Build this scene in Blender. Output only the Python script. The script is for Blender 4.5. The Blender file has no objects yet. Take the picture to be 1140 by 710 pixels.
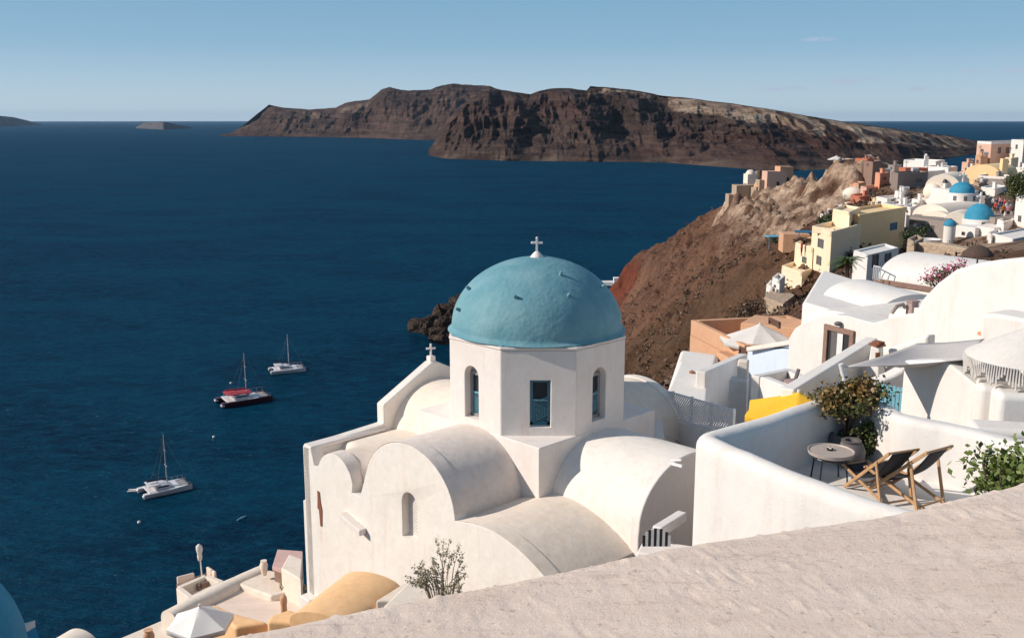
HAZE = 1.1e-5; EXPO = 0.38
import bpy, bmesh, math, random
import numpy as np
from mathutils import Vector, Matrix, noise
sc = bpy.context.scene
COL = sc.collection
PI = math.pi; rad = math.radians
S2 = math.sqrt(.5)
# ---------------------------------------------------------------- surveying helpers (camera at the origin, +Y forward, sea 90 m below)
FOC = 1108.; PIT = math.atan(222/FOC)
def ray(px, py):
    a = (px-570)/FOC; b = (355-py)/FOC
    return Vector((a, math.cos(PIT)+b*math.sin(PIT), -math.sin(PIT)+b*math.cos(PIT)))
def PY(px, py, Y):
    r = ray(px, py); return r*(Y/r.y)
def PZ(px, py, z):
    r = ray(px, py); return r*(z/r.z)
def onface(A, B, px, py):
    """point where the sight line meets the vertical plane through A and B"""
    r = ray(px, py); d = Vector((B.x-A.x, B.y-A.y)); n = Vector((-d.y, d.x))
    t = (n.x*A.x+n.y*A.y)/(n.x*r.x+n.y*r.y); return r*t
CC = PY(597, 430, 26); CC = Vector((CC.x, CC.y, 0))
def W(u, v, z): return Vector((CC.x+S2*(u+v), CC.y+S2*(v-u), z))
# ---------------------------------------------------------------- mesh builder
class MB:
    def __init__(s): s.v = []; s.f = []
    def add(s, vs, fs):
        n = len(s.v); s.v += [Vector(p) for p in vs]; s.f += [tuple(i+n for i in f) for f in fs]
    def extr(s, prof, O, a, b, d):
        """profile [(i,j)] in plane O+i*a+j*b, extruded by vector d"""
        O = Vector(O); a = Vector(a); b = Vector(b); d = Vector(d); n = len(prof)
        vs = [O+a*i+b*j for i, j in prof]; vs += [p+d for p in vs]
        if (a.cross(b)).dot(d) > 0: f = [tuple(range(n-1, -1, -1)), tuple(range(n, 2*n))]+[(i, (i+1) % n, (i+1) % n+n, i+n) for i in range(n)]
        else: f = [tuple(range(n)), tuple(range(2*n-1, n-1, -1))]+[(i+n, (i+1) % n+n, (i+1) % n, i) for i in range(n)]
        ar = sum(prof[i][0]*prof[(i+1) % n][1]-prof[(i+1) % n][0]*prof[i][1] for i in range(n))
        if ar < 0: f = [tuple(reversed(q)) for q in f]
        s.add(vs, f); return s
    def prism(s, pts, z0, z1):
        return s.extr([(p[0], p[1]) for p in pts], (0, 0, z0), (1, 0, 0), (0, 1, 0), (0, 0, z1-z0))
    def box(s, c, size, rz=0):
        x, y, z = size[0]/2, size[1]/2, size[2]/2; co, si = math.cos(rz), math.sin(rz)
        pts = [(c[0]+i*co-j*si, c[1]+i*si+j*co) for i, j in ((-x, -y), (x, -y), (x, y), (-x, y))]
        return s.prism(pts, c[2]-z, c[2]+z)
    def bar(s, p, q, w, h=None, up=(0, 0, 1)):
        h = h or w; p = Vector(p); q = Vector(q); d = q-p; u = Vector(up)
        if abs(d.normalized().dot(u)) > .98: u = Vector((1, 0, 0))
        a = d.cross(u).normalized(); b = a.cross(d).normalized()
        return s.extr([(-w/2, -h/2), (w/2, -h/2), (w/2, h/2), (-w/2, h/2)], p, a, b, d)
    def tube(s, path, r, n=8):
        path = [Vector(p) for p in path]; m = len(path)
        rs = r if isinstance(r, (list, tuple)) else [r]*m; vs = []; fs = []
        for i, p in enumerate(path):
            d = (path[min(i+1, m-1)]-path[max(i-1, 0)]).normalized()
            u = Vector((0, 0, 1)) if abs(d.z) < .95 else Vector((1, 0, 0))
            a = d.cross(u).normalized(); b = a.cross(d)
            for k in range(n): t = 2*PI*k/n; vs.append(p+(a*math.cos(t)+b*math.sin(t))*rs[i])
        for i in range(m-1):
            for k in range(n): fs.append((i*n+k, i*n+(k+1) % n, (i+1)*n+(k+1) % n, (i+1)*n+k))
        fs.append(tuple(range(n-1, -1, -1))); fs.append(tuple((m-1)*n+k for k in range(n)))
        s.add(vs, fs); return s
    def lathe(s, prof, c, n=32, wob=0, seed=0):
        vs = []; fs = []; m = len(prof); c = Vector(c)
        for i, (r, z) in enumerate(prof):
            for k in range(n):
                t = 2*PI*k/n; q = r*(1+wob*noise.noise(Vector((math.cos(t)*1.5+seed, math.sin(t)*1.5, z*1.2))))
                vs.append(c+Vector((q*math.cos(t), q*math.sin(t), z)))
        for i in range(m-1):
            for k in range(n): fs.append((i*n+k, i*n+(k+1) % n, (i+1)*n+(k+1) % n, (i+1)*n+k))
        fs.append(tuple(range(n-1, -1, -1))); fs.append(tuple((m-1)*n+k for k in range(n)))
        s.add(vs, fs); return s
    def ball(s, c, r, n=12, m=8):
        r = r if isinstance(r, (tuple, list)) else (r, r, r); c = Vector(c); vs = []; fs = []
        for i in range(1, m):
            a = PI*i/m-PI/2
            for k in range(n): t = 2*PI*k/n; vs.append(c+Vector((r[0]*math.cos(a)*math.cos(t), r[1]*math.cos(a)*math.sin(t), r[2]*math.sin(a))))
        vs += [c-Vector((0, 0, r[2])), c+Vector((0, 0, r[2]))]; q = (m-1)*n
        for i in range(m-2):
            for k in range(n): fs.append((i*n+k, i*n+(k+1) % n, (i+1)*n+(k+1) % n, (i+1)*n+k))
        for k in range(n): fs.append((q, (k+1) % n, k)); fs.append((q+1, (m-2)*n+k, (m-2)*n+(k+1) % n))
        s.add(vs, fs); return s
    def barrel(s, P0, P1, hw, zs, rise, zb, n=28, pw=1.0):
        """solid barrel vault along P0->P1 (xy)"""
        P0 = Vector((P0[0], P0[1], 0)); P1 = Vector((P1[0], P1[1], 0)); d = P1-P0
        a = Vector((d.y, -d.x, 0)).normalized()
        prof = [(-hw, zb), (hw, zb)]
        for k in range(n+1):
            t = PI*k/n; prof.append((hw*math.cos(t), zs+rise*math.sin(t)**pw))
        s.extr(prof, P0, a, (0, 0, 1), d); return s
    def leaves(s, c, R, n, size, rng, clumps=9, spread=.45, up=.3):
        c = Vector(c); cs = []
        for k in range(clumps):
            d = Vector((rng.gauss(0, 1), rng.gauss(0, 1), rng.gauss(0, 1))).normalized()*rng.uniform(.25, .85)
            cs.append(c+Vector((d.x*R[0], d.y*R[1], d.z*R[2])))
        for k in range(n):
            q = rng.choice(cs)
            p = q+Vector((rng.gauss(0, 1)*R[0], rng.gauss(0, 1)*R[1], rng.gauss(0, 1)*R[2]))*spread*.5
            a = Vector((rng.gauss(0, 1), rng.gauss(0, 1), rng.gauss(0, 1)+up)).normalized()
            b = a.orthogonal().normalized(); b = (Matrix.Rotation(rng.uniform(0, 6.3), 3, a) @ b)
            e = a.cross(b); z = size*rng.uniform(.6, 1.3)
            s.add([p-b*z*.35, p+e*z*.5-a*z*.08, p+b*z*.35, p-e*z*.5+a*z*.08], [(0, 1, 2, 3)])
        return s
def children(o): return [c for c in COL.objects if c.parent == o]
def wloc(o):
    v = Vector((0, 0, 0))
    while o: v = v+o.location; o = o.parent
    return v
def mk(name, mb, mat, parent=None, local=False, bevel=0, smooth=None, seg=2, attr=None):
    """link ONE mesh object; vertices are world coordinates unless local"""
    me = bpy.data.meshes.new(name); off = Vector((0, 0, 0)) if local or not parent else wloc(parent)
    me.from_pydata([tuple(v-off) for v in mb.v], [], mb.f); me.update()
    o = bpy.data.objects.new(name, me); COL.objects.link(o); o.parent = parent
    if isinstance(mat, (list, tuple)):
        for m in mat: me.materials.append(m)
    else: me.materials.append(mat)
    if smooth is not None:
        for p in me.polygons: p.use_smooth = True
        me.set_sharp_from_angle(angle=rad(smooth))
    if bevel:
        b = o.modifiers.new('Bevel', 'BEVEL'); b.width = bevel; b.segments = seg; b.limit_method = 'ANGLE'; b.angle_limit = rad(35)
        b.harden_normals = True
        for p in me.polygons: p.use_smooth = True
        me.set_sharp_from_angle(angle=rad(smooth if smooth is not None else 30))
    return o
def tag(o, label=None, cat=None, group=None, kind=None):
    if label: o['label'] = label
    if cat: o['category'] = cat
    if group: o['group'] = group
    if kind: o['kind'] = kind
    return o
def thing(name, label, cat, loc=(0, 0, 0), rz=0, group=None):
    o = bpy.data.objects.new(name, None); COL.objects.link(o); o.location = loc; o.rotation_euler = (0, 0, rz)
    o.empty_display_size = .2
    return tag(o, label, cat, group)
def solo(name, mb, mat, label, cat, group=None, **k):
    """a thing that is one mesh: origin moved to its base"""
    xs = [v.x for v in mb.v]; ys = [v.y for v in mb.v]; zs = [v.z for v in mb.v]
    c = Vector(((min(xs)+max(xs))/2, (min(ys)+max(ys))/2, min(zs)))
    mb.v = [v-c for v in mb.v]; o = mk(name, mb, mat, None, **k); o.location = c
    return tag(o, label, cat, group)
def copy_tree(o, parent=None):
    c = o.copy(); COL.objects.link(c); c.parent = parent
    for ch in children(o): copy_tree(ch, c)
    return c
def cut(o, mb):
    """boolean difference, baked"""
    me = bpy.data.meshes.new('cutter'); off = wloc(o)
    me.from_pydata([tuple(v-off) for v in mb.v], [], mb.f)
    k = bpy.data.objects.new('cutter', me); COL.objects.link(k); k.location = off
    md = o.modifiers.new('B', 'BOOLEAN'); md.object = k; md.operation = 'DIFFERENCE'; md.solver = 'EXACT'
    bpy.context.view_layer.update()
    dg = bpy.context.evaluated_depsgraph_get(); nm = bpy.data.meshes.new_from_object(o.evaluated_get(dg))
    o.modifiers.remove(md); o.data = nm; bpy.data.objects.remove(k)
    return o
# ---------------------------------------------------------------- materials
def newmat(name):
    m = bpy.data.materials.new(name); m.use_nodes = True; nt = m.node_tree
    return m, nt, nt.nodes['Principled BSDF']
def N(nt, t, **k):
    n = nt.nodes.new(t)
    for a, b in k.items():
        if a in n.inputs: n.inputs[a].default_value = b
        else: setattr(n, a, b)
    return n
def mixc(nt, fac, a, b, mode='MIX'):
    n = nt.nodes.new('ShaderNodeMix'); n.data_type = 'RGBA'; n.blend_type = mode
    for i, x in ((0, fac), (6, a), (7, b)):
        if hasattr(x, 'links'): nt.links.new(x, n.inputs[i])
        elif i: n.inputs[i].default_value = (*x, 1)
        else: n.inputs[i].default_value = x
    return n.outputs[2]
def nz(nt, scale, detail=4, rough=.55, vec=None, dist=0):
    n = N(nt, 'ShaderNodeTexNoise', Scale=scale, Detail=detail, Roughness=rough, Distortion=dist)
    if vec is None:
        g = nt.nodes.new('ShaderNodeNewGeometry'); vec = g.outputs['Position']
    nt.links.new(vec, n.inputs['Vector']); return n.outputs['Fac']
def ramp(nt, src, a, b, va=0, vb=1):
    r = N(nt, 'ShaderNodeMapRange'); nt.links.new(src, r.inputs[0])
    for i, x in enumerate((a, b, va, vb)): r.inputs[i+1].default_value = x
    return r.outputs[0]
def bump(nt, bs, h, strength, dist, prev=None):
    b = N(nt, 'ShaderNodeBump', Strength=strength, Distance=dist); nt.links.new(h, b.inputs['Height'])
    if prev: nt.links.new(prev.outputs[0], b.inputs['Normal'])
    nt.links.new(b.outputs[0], bs.inputs['Normal']); return b
def plaster(name, c, dirt=.12, b1=.02, b2=.004, fine=30, rough=.85, stain=(.62, .5, .38), streak=.3):
    m, nt, bs = newmat(name)
    v1 = nz(nt, .7, 5, .6); v2 = nz(nt, 5, 5, .65)
    dk = tuple(x*(1-dirt) for x in c)
    col = mixc(nt, ramp(nt, v2, .35, .7), c, dk)
    st = tuple(c[i]*(1-.35)+c[i]*stain[i]*.35 for i in range(3))
    col = mixc(nt, ramp(nt, v1, .5, .75, 0, .5), col, st)
    if streak:      # rain streaks and brush marks running down the walls
        g = nt.nodes.new('ShaderNodeNewGeometry'); mp = N(nt, 'ShaderNodeMapping'); mp.inputs['Scale'].default_value = (1, 1, .14); nt.links.new(g.outputs['Position'], mp.inputs[0])
        col = mixc(nt, ramp(nt, nz(nt, 3.2, 6, .7, mp.outputs[0]), .52, .72, 0, streak), col, tuple(c[i]*stain[i]*(1.25 if i == 0 else 1.15) for i in range(3)))
    nt.links.new(col, bs.inputs['Base Color']); bs.inputs['Roughness'].default_value = rough
    b = bump(nt, bs, nz(nt, 2.2, 3, .5), 1, b1)
    bump(nt, bs, nz(nt, fine, 4, .6), 1, b2, b)
    bs.inputs['Specular IOR Level'].default_value = .25
    return m
def plain(name, c, rough=.6, var=.15, sc_=8, metal=0, bmp=0):
    m, nt, bs = newmat(name)
    col = mixc(nt, ramp(nt, nz(nt, sc_, 4), .3, .7), c, tuple(x*(1-var) for x in c))
    nt.links.new(col, bs.inputs['Base Color']); bs.inputs['Roughness'].default_value = rough; bs.inputs['Metallic'].default_value = metal
    if bmp: bump(nt, bs, nz(nt, sc_*4, 4), 1, bmp)
    return m
def leafmat(name, a, b, c=None):
    m, nt, bs = newmat(name); g = nt.nodes.new('ShaderNodeNewGeometry')
    col = mixc(nt, g.outputs['Random Per Island'], a, b)
    if c: col = mixc(nt, ramp(nt, nz(nt, 2.5, 2), .45, .6), col, c)
    nt.links.new(col, bs.inputs['Base Color']); bs.inputs['Roughness'].default_value = .55
    if 'Transmission Weight' in bs.inputs: bs.inputs['Subsurface Weight'].default_value = 0
    return m
M = {}
M['white'] = plaster('white_plaster', (.82, .765, .705), .08)
M['roof'] = plaster('cream_roof_plaster', (.82, .715, .61), .12, stain=(.8, .66, .5))
M['drum'] = plaster('pinkish_white_plaster', (.80, .735, .69), .06, .008)
M['vaultr'] = plaster('weathered_vault_plaster', (.78, .69, .625), .14, stain=(.8, .7, .58))
M['bright'] = plaster('fresh_white_plaster', (.755, .72, .685), .05, .015)
def render_mat():
    m, nt, bs = newmat('rough_beige_render')
    g = nt.nodes.new('ShaderNodeNewGeometry'); mp = N(nt, 'ShaderNodeMapping'); mp.inputs['Rotation'].default_value = (0, 0, -.43); mp.inputs['Scale'].default_value = (.25, 1.6, 1); nt.links.new(g.outputs['Position'], mp.inputs[0]); V = mp.outputs[0]
    col = mixc(nt, ramp(nt, nz(nt, 3, 6, .7, V), .35, .7), (.84, .69, .585), (.74, .585, .485))
    col = mixc(nt, ramp(nt, nz(nt, 1.3, 5, .6), .5, .72, 0, .55), col, (.66, .50, .41))
    col = mixc(nt, ramp(nt, nz(nt, 14, 7, .8, V), .54, .68, 0, .6), col, (.54, .40, .33))
    col = mixc(nt, ramp(nt, nz(nt, 38, 4, .7), .60, .68, 0, .6), col, (.42, .29, .23))
    n = N(nt, 'ShaderNodeTexNoise', Scale=1.1, Detail=7, Roughness=.62, Distortion=.6); nt.links.new(V, n.inputs['Vector'])
    s = N(nt, 'ShaderNodeMath', operation='SUBTRACT'); nt.links.new(n.outputs['Fac'], s.inputs[0]); s.inputs[1].default_value = .5
    a = N(nt, 'ShaderNodeMath', operation='ABSOLUTE'); nt.links.new(s.outputs[0], a.inputs[0]); ck = ramp(nt, a.outputs[0], 0, .004, .3, 0)
    col = mixc(nt, ck, col, (.36, .26, .22))
    nt.links.new(col, bs.inputs['Base Color']); bs.inputs['Roughness'].default_value = .9; bs.inputs['Specular IOR Level'].default_value = .2
    b = bump(nt, bs, nz(nt, 14, 6, .7, V), 1, .003); bump(nt, bs, nz(nt, 55, 6, .8), 1, .0042, b); return m
M['gravel'] = render_mat()
M['pinkp'] = plaster('pink_plaster', (.62, .42, .38), .1)
M['peach'] = plaster('peach_plaster', (.62, .36, .22), .1)
M['cream'] = plaster('cream_plaster', (.86, .70, .50), .08)
M['ochre'] = plaster('ochre_plaster', (.88, .64, .36), .12)
M['amber'] = plaster('amber_plaster', (.88, .55, .29), .1)
M['rose'] = plaster('rose_plaster', (.66, .43, .33), .12)
M['orange'] = plaster('orange_plaster', (.70, .32, .20), .12)
M['redp'] = plaster('red_plaster', (.50, .17, .10), .15)
M['taupe'] = plaster('taupe_plaster', (.27, .21, .19), .12)
M['paleblue'] = plaster('pale_blue_plaster', (.60, .68, .80), .06)
M['greyp'] = plaster('grey_plaster', (.30, .29, .30), .15)
M['stone'] = plaster('grey_stone', (.34, .29, .26), .35, .06, .03, 8)
M['trim'] = plaster('brown_stone_trim', (.30, .19, .15), .25, .03, .02, 15)
M['tan'] = plaster('tan_rubble', (.50, .38, .28), .35, .2, .06, 5)
M['bluedoor'] = plain('blue_paint', (.02, .13, .25), .45)
M['winblue'] = plain('window_blue_paint', (.05, .2, .28), .5)
M['turq'] = plain('turquoise_paint', (.17, .42, .52), .5)
M['dark'] = plain('dark_opening', (.03, .03, .035), .5)
M['brownw'] = plain('brown_wood', (.12, .06, .04), .6)
M['shutter'] = plain('grey_shutter', (.13, .12, .12), .6)
M['whitep'] = plain('white_paint', (.8, .79, .78), .4)
M['greywhite'] = plain('grey_white_paint', (.55, .54, .54), .5)
M['grid'] = plain('lilac_grey_metal', (.82, .77, .75), .5)
M['black'] = plain('black_metal', (.02, .02, .022), .4)
M['twig'] = plain('pale_twig', (.28, .2, .13), .9)
M['whitecloth'] = plain('white_cloth', (.84, .81, .78), .85, .04)
M['maroon'] = plain('dark_maroon_hull', (.07, .018, .028), .3)
M['islet'] = plain('grey_rock', (.075, .075, .08), .9, .4, .01)
M['slate'] = plain('brown_stone', (.16, .09, .06), .95, .4, 3)
M['canvas'] = plain('charcoal_canvas', (.03, .027, .03), .9, .3, 30)
M['wood'] = plain('pale_oiled_wood', (.55, .32, .16), .55, .35, 12, bmp=.002)
M['tabletop'] = plain('stone_table_top', (.5, .42, .37), .5, .15, 20)
M['pot'] = plain('grey_pot', (.16, .14, .14), .8, .3, 10, bmp=.004)
M['terracotta'] = plain('terracotta', (.35, .17, .1), .8, .3, 14, bmp=.003)
M['pinkpot'] = plain('pink_stone', (.42, .3, .28), .85, .3, 14, bmp=.01)
M['cloth'] = plain('off_white_cloth', (.68, .64, .60), .9, .1, 12)
M['greycloth'] = plain('stone_grey_cloth', (.50, .47, .46), .9, .1, 12)
M['yellow'] = plain('yellow_cloth', (.90, .50, .03), .85, .08, 12)
M['thatch'] = plain('thatch', (.13, .08, .06), .95, .4, 20, bmp=.03)
M['hull'] = plain('gelcoat_white', (.72, .68, .68), .3, .08, 2)
M['redcloth'] = plain('red_cloth', (.42, .04, .06), .8)
M['navy'] = plain('navy_hull', (.015, .02, .035), .3)
M['rubber'] = plain('grey_rubber', (.35, .37, .4), .6)
M['glass'] = plain('window_glass', (.03, .045, .06), .08, .1)
M['rust'] = plain('rusty_brick', (.30, .11, .06), .9, .4, 20, bmp=.01)
M['skin'] = plain('skin', (.45, .25, .17), .6)
M['trunk'] = plain('bark', (.12, .08, .055), .9, .3, 20, bmp=.01)
M['leaf'] = leafmat('olive_leaf', (.05, .075, .02), (.13, .14, .045))
M['leafd'] = leafmat('dark_leaf', (.02, .035, .012), (.05, .07, .02))
M['leafr'] = leafmat('russet_leaf', (.28, .14, .04), (.13, .11, .03), (.08, .10, .025))
M['leafs'] = leafmat('sage_leaf', (.26, .25, .16), (.46, .39, .28))
M['leafb'] = leafmat('bright_leaf', (.08, .13, .02), (.20, .24, .07))
M['magenta'] = leafmat('magenta_petal', (.5, .03, .18), (.35, .06, .12))
M['palm'] = leafmat('palm_leaf', (.05, .09, .02), (.10, .13, .035))
M['scrub'] = leafmat('scrub_leaf', (.045, .034, .016), (.13, .08, .04), (.10, .05, .03))
# dome paint: teal limewash with faded patches
def dome_mat(name, a, b):
    m, nt, bs = newmat(name)
    col = mixc(nt, ramp(nt, nz(nt, 1.1, 5, .6), .38, .68), a, b)
    col = mixc(nt, ramp(nt, nz(nt, 14, 5, .7), .55, .8, 0, .35), col, tuple(min(1, x*1.35+.03) for x in b))
    nt.links.new(col, bs.inputs['Base Color']); bs.inputs['Roughness'].default_value = .7
    bs.inputs['Specular IOR Level'].default_value = .25
    k = bump(nt, bs, nz(nt, 9, 4, .6), 1, .018); bump(nt, bs, nz(nt, 2.4, 2), 1, .03, k); return m
M['dome'] = dome_mat('teal_dome_paint', (.115, .275, .33), (.19, .35, .395))
M['domeb'] = dome_mat('blue_dome_paint', (.03, .23, .37), (.05, .28, .42))
def rockmat(name, near):
    m, nt, bs = newmat(name)
    at = N(nt, 'ShaderNodeAttribute', attribute_name='mask'); sep = N(nt, 'ShaderNodeSeparateColor'); nt.links.new(at.outputs['Color'], sep.inputs[0])
    k = 1 if near else .028
    base = mixc(nt, ramp(nt, nz(nt, .05*k, 6, .65), .38, .62), (.095, .042, .028) if near else (.045, .032, .030), (.21, .105, .066) if near else (.105, .067, .057))
    base = mixc(nt, ramp(nt, nz(nt, .6*k, 6, .7), .45, .75, 0, .75), base, (.26, .16, .105) if near else (.19, .125, .10))
    base = mixc(nt, ramp(nt, nz(nt, 1.5*k, 6, .8), .50, .64, 0, .75), base, (.035, .028, .022))
    base = mixc(nt, ramp(nt, nz(nt, 2.6*k, 5, .8), .56, .70, 0, .6), base, (.33, .22, .16) if near else (.22, .15, .12))
    red = mixc(nt, ramp(nt, nz(nt, .3*k, 4), .3, .7), (.22, .06, .035) if near else (.11, .05, .042), (.12, .045, .03) if near else (.085, .040, .032))
    base = mixc(nt, sep.outputs[1], base, red)
    pale = mixc(nt, ramp(nt, nz(nt, .35*k, 6, .7), .35, .65), (.74, .55, .41) if near else (.60, .49, .38), (.30, .18, .12))
    if near:
        pale = mixc(nt, ramp(nt, nz(nt, .16, 7, .72), .50, .60, 0, .9), pale, (.15, .09, .06))  # darker rock patches that also paint in the shade of hollows
        pale = mixc(nt, ramp(nt, nz(nt, 1.1, 5, .7), .5, .7, 0, .7), pale, (.20, .14, .10))
    base = mixc(nt, sep.outputs[0], base, pale)
    grn = mixc(nt, ramp(nt, nz(nt, 1.2*k, 5, .7), .4, .65), (.125, .095, .045), (.075, .05, .03))
    base = mixc(nt, sep.outputs[2], base, grn)
    if not near:     # lava strata
        g = nt.nodes.new('ShaderNodeNewGeometry'); mp = N(nt, 'ShaderNodeMapping'); mp.inputs['Scale'].default_value = (.0025, .0025, .05); nt.links.new(g.outputs['Position'], mp.inputs[0])
        base = mixc(nt, ramp(nt, nz(nt, 1.0, 6, .7, mp.outputs[0]), .48, .60, 0, .55), base, (.20, .13, .105)); base = mixc(nt, ramp(nt, nz(nt, 1.7, 5, .7, mp.outputs[0]), .52, .62, 0, .6), base, (.045, .034, .034))
    nt.links.new(base, bs.inputs['Base Color']); bs.inputs['Roughness'].default_value = .95; bs.inputs['Specular IOR Level'].default_value = .1
    b = bump(nt, bs, nz(nt, .5*k, 8, .7), 1, 1.5/k*.8)
    bump(nt, bs, nz(nt, 3*k, 6, .75), 1, .45/k*.7, b); return m
M['hill'] = rockmat('volcanic_hillside', True); M['isle'] = rockmat('volcanic_cliff', False)
def sea_mat():
    m, nt, bs = newmat('deep_sea')
    g = nt.nodes.new('ShaderNodeNewGeometry'); P = g.outputs['Position']
    mp = N(nt, 'ShaderNodeMapping'); mp.inputs['Rotation'].default_value = (0, 0, .35); mp.inputs['Scale'].default_value = (1, 2.2, 1); nt.links.new(P, mp.inputs[0]); V = mp.outputs[0]
    col = mixc(nt, ramp(nt, nz(nt, .0075, 5, .6, V, .8), .40, .56), (.0002, .010, .028), (.0003, .024, .050))
    col = mixc(nt, ramp(nt, nz(nt, .16, 7, .8, V), .42, .64, 0, .8), col, (.0010, .050, .092))
    wc = N(nt, 'ShaderNodeMath', operation='MULTIPLY'); nt.links.new(ramp(nt, nz(nt, .42, 3, .6, V), .70, .74), wc.inputs[0]); nt.links.new(ramp(nt, nz(nt, .006, 3, .6, V), .45, .6), wc.inputs[1])
    col = mixc(nt, wc.outputs[0], col, (.16, .26, .32))
    nt.links.new(col, bs.inputs['Base Color']); bs.inputs['Roughness'].default_value = .36
    bs.inputs['IOR'].default_value = 1.33; bs.inputs['Specular IOR Level'].default_value = .16
    b = bump(nt, bs, nz(nt, .05, 5, .6, V), 1, 1.6); b = bump(nt, bs, nz(nt, .4, 6, .7, V), 1, .5, b)
    # matt body colour with a weak sky reflection, as through a polariser
    nt.nodes.remove(bs); df = N(nt, 'ShaderNodeBsdfDiffuse'); gl = N(nt, 'ShaderNodeBsdfGlossy', Roughness=.28); nt.links.new(col, df.inputs[0])
    fr = N(nt, 'ShaderNodeFresnel', IOR=1.33); fac = ramp(nt, fr.outputs[0], .02, .9, .012, .13); gl.inputs['Color'].default_value = (.55, .8, 1, 1)
    for s in (df, gl, fr): nt.links.new(b.outputs[0], s.inputs['Normal'])
    mx = nt.nodes.new('ShaderNodeMixShader'); nt.links.new(fac, mx.inputs[0]); nt.links.new(df.outputs[0], mx.inputs[1]); nt.links.new(gl.outputs[0], mx.inputs[2])
    nt.links.new(mx.outputs[0], nt.nodes['Material Output'].inputs['Surface'])
    return m
M['sea'] = sea_mat()
# ================================================================ SETTING: sky, sun, haze, sea, islands, hillside
SUN_EL, SUN_AZ = rad(31), rad(186)      # direction towards the sun: azimuth from +X, counter-clockwise
world = bpy.data.worlds.new('World'); sc.world = world; world.use_nodes = True
wn = world.node_tree; bg = wn.nodes['Background']
sky = wn.nodes.new('ShaderNodeTexSky'); sky.sky_type = 'NISHITA'; sky.sun_disc = False
sky.sun_elevation = SUN_EL; sky.sun_rotation = PI/2-SUN_AZ; sky.altitude = 90; sky.air_density = 1.0; sky.dust_density = .7; sky.ozone_density = 1.6
tc = wn.nodes.new('ShaderNodeTexCoord'); sx = wn.nodes.new('ShaderNodeSeparateXYZ'); wn.links.new(tc.outputs['Generated'], sx.inputs[0])
# faint small clouds low in the sky
mp = wn.nodes.new('ShaderNodeMapping'); mp.inputs['Scale'].default_value = (1, 1, 3.6); wn.links.new(tc.outputs['Generated'], mp.inputs[0])
cn = nz(wn, 13, 6, .62, mp.outputs[0])
def spot(px, py, rx, rz):
    d = ray(px, py).normalized()
    a = N(wn, 'ShaderNodeVectorMath', operation='SUBTRACT'); wn.links.new(tc.outputs['Generated'], a.inputs[0]); a.inputs[1].default_value = d
    b = N(wn, 'ShaderNodeVectorMath', operation='MULTIPLY'); wn.links.new(a.outputs[0], b.inputs[0]); b.inputs[1].default_value = (1/rx, 0, 1/rz)
    c = N(wn, 'ShaderNodeVectorMath', operation='LENGTH'); wn.links.new(b.outputs[0], c.inputs[0])
    return ramp(wn, c.outputs['Value'], .15, 1, 1, 0)
acc = None
for s_ in ((862, 99, .017, .0036), (938, 92, .024, .005), (970, 89, .012, .003), (1085, 80, .016, .003), (1022, 99, .010, .003), (885, 98, .02, .003), (912, 44, .02, .0025), (1128, 79, .012, .004)):
    o_ = spot(*s_)
    if acc is None: acc = o_
    else:
        mx = N(wn, 'ShaderNodeMath', operation='MAXIMUM'); wn.links.new(acc, mx.inputs[0]); wn.links.new(o_, mx.inputs[1]); acc = mx.outputs[0]
nf = nz(wn, 90, 5, .65, mp.outputs[0])
mm = N(wn, 'ShaderNodeMath', operation='MULTIPLY'); wn.links.new(acc, mm.inputs[0]); wn.links.new(ramp(wn, nf, .3, .55), mm.inputs[1])
tint = mixc(wn, 1.0, sky.outputs[0], (.90, .97, .93), 'MULTIPLY')
K_ = 1/.075
lo_ = mixc(wn, ramp(wn, sx.outputs[2], 0, .07), tuple(c*K_ for c in (.44, .55, .64)), tuple(c*K_ for c in (.21, .37, .53)))
mid_ = mixc(wn, ramp(wn, sx.outputs[2], .07, .22), lo_, tuple(c*K_ for c in (.068, .205, .365)))
hi_ = mixc(wn, ramp(wn, sx.outputs[2], .22, 1), mid_, tuple(c*K_ for c in (.15, .19, .26)))
tint = mixc(wn, .85, tint, hi_)
cloud = mixc(wn, mm.outputs[0], tint, (4.6, 5.5, 7.0))
wn.links.new(cloud, bg.inputs['Color']); bg.inputs['Strength'].default_value = .075
sl = bpy.data.lights.new('sun', 'SUN'); sl.energy = 3.7; sl.angle = rad(.53); sl.color = (1, .90, .79)
so = bpy.data.objects.new('sun', sl); COL.objects.link(so); so.location = (-40, 0, 60)
ds = Vector((math.cos(SUN_EL)*math.cos(SUN_AZ), math.cos(SUN_EL)*math.sin(SUN_AZ), math.sin(SUN_EL)))
so.rotation_euler = ds.to_track_quat('Z', 'Y').to_euler()
# sea
mb = MB(); n = 96
rings = [0, 400, 1500, 6000, 20000, 50000]; vs = [Vector((0, 300, -90))]; fs = []
for r in rings[1:]:
    for k in range(n): vs.append(Vector((r*math.cos(2*PI*k/n), 300+r*math.sin(2*PI*k/n), -90)))
for k in range(n): fs.append((0, 1+k, 1+(k+1) % n))
for i in range(len(rings)-2):
    for k in range(n): fs.append((1+i*n+k, 1+(i+1)*n+k, 1+(i+1)*n+(k+1) % n, 1+i*n+(k+1) % n))
mb.add(vs, fs); tag(mk('sea', mb, M['sea']), 'deep blue open sea with small ripples', kind='structure')
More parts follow.
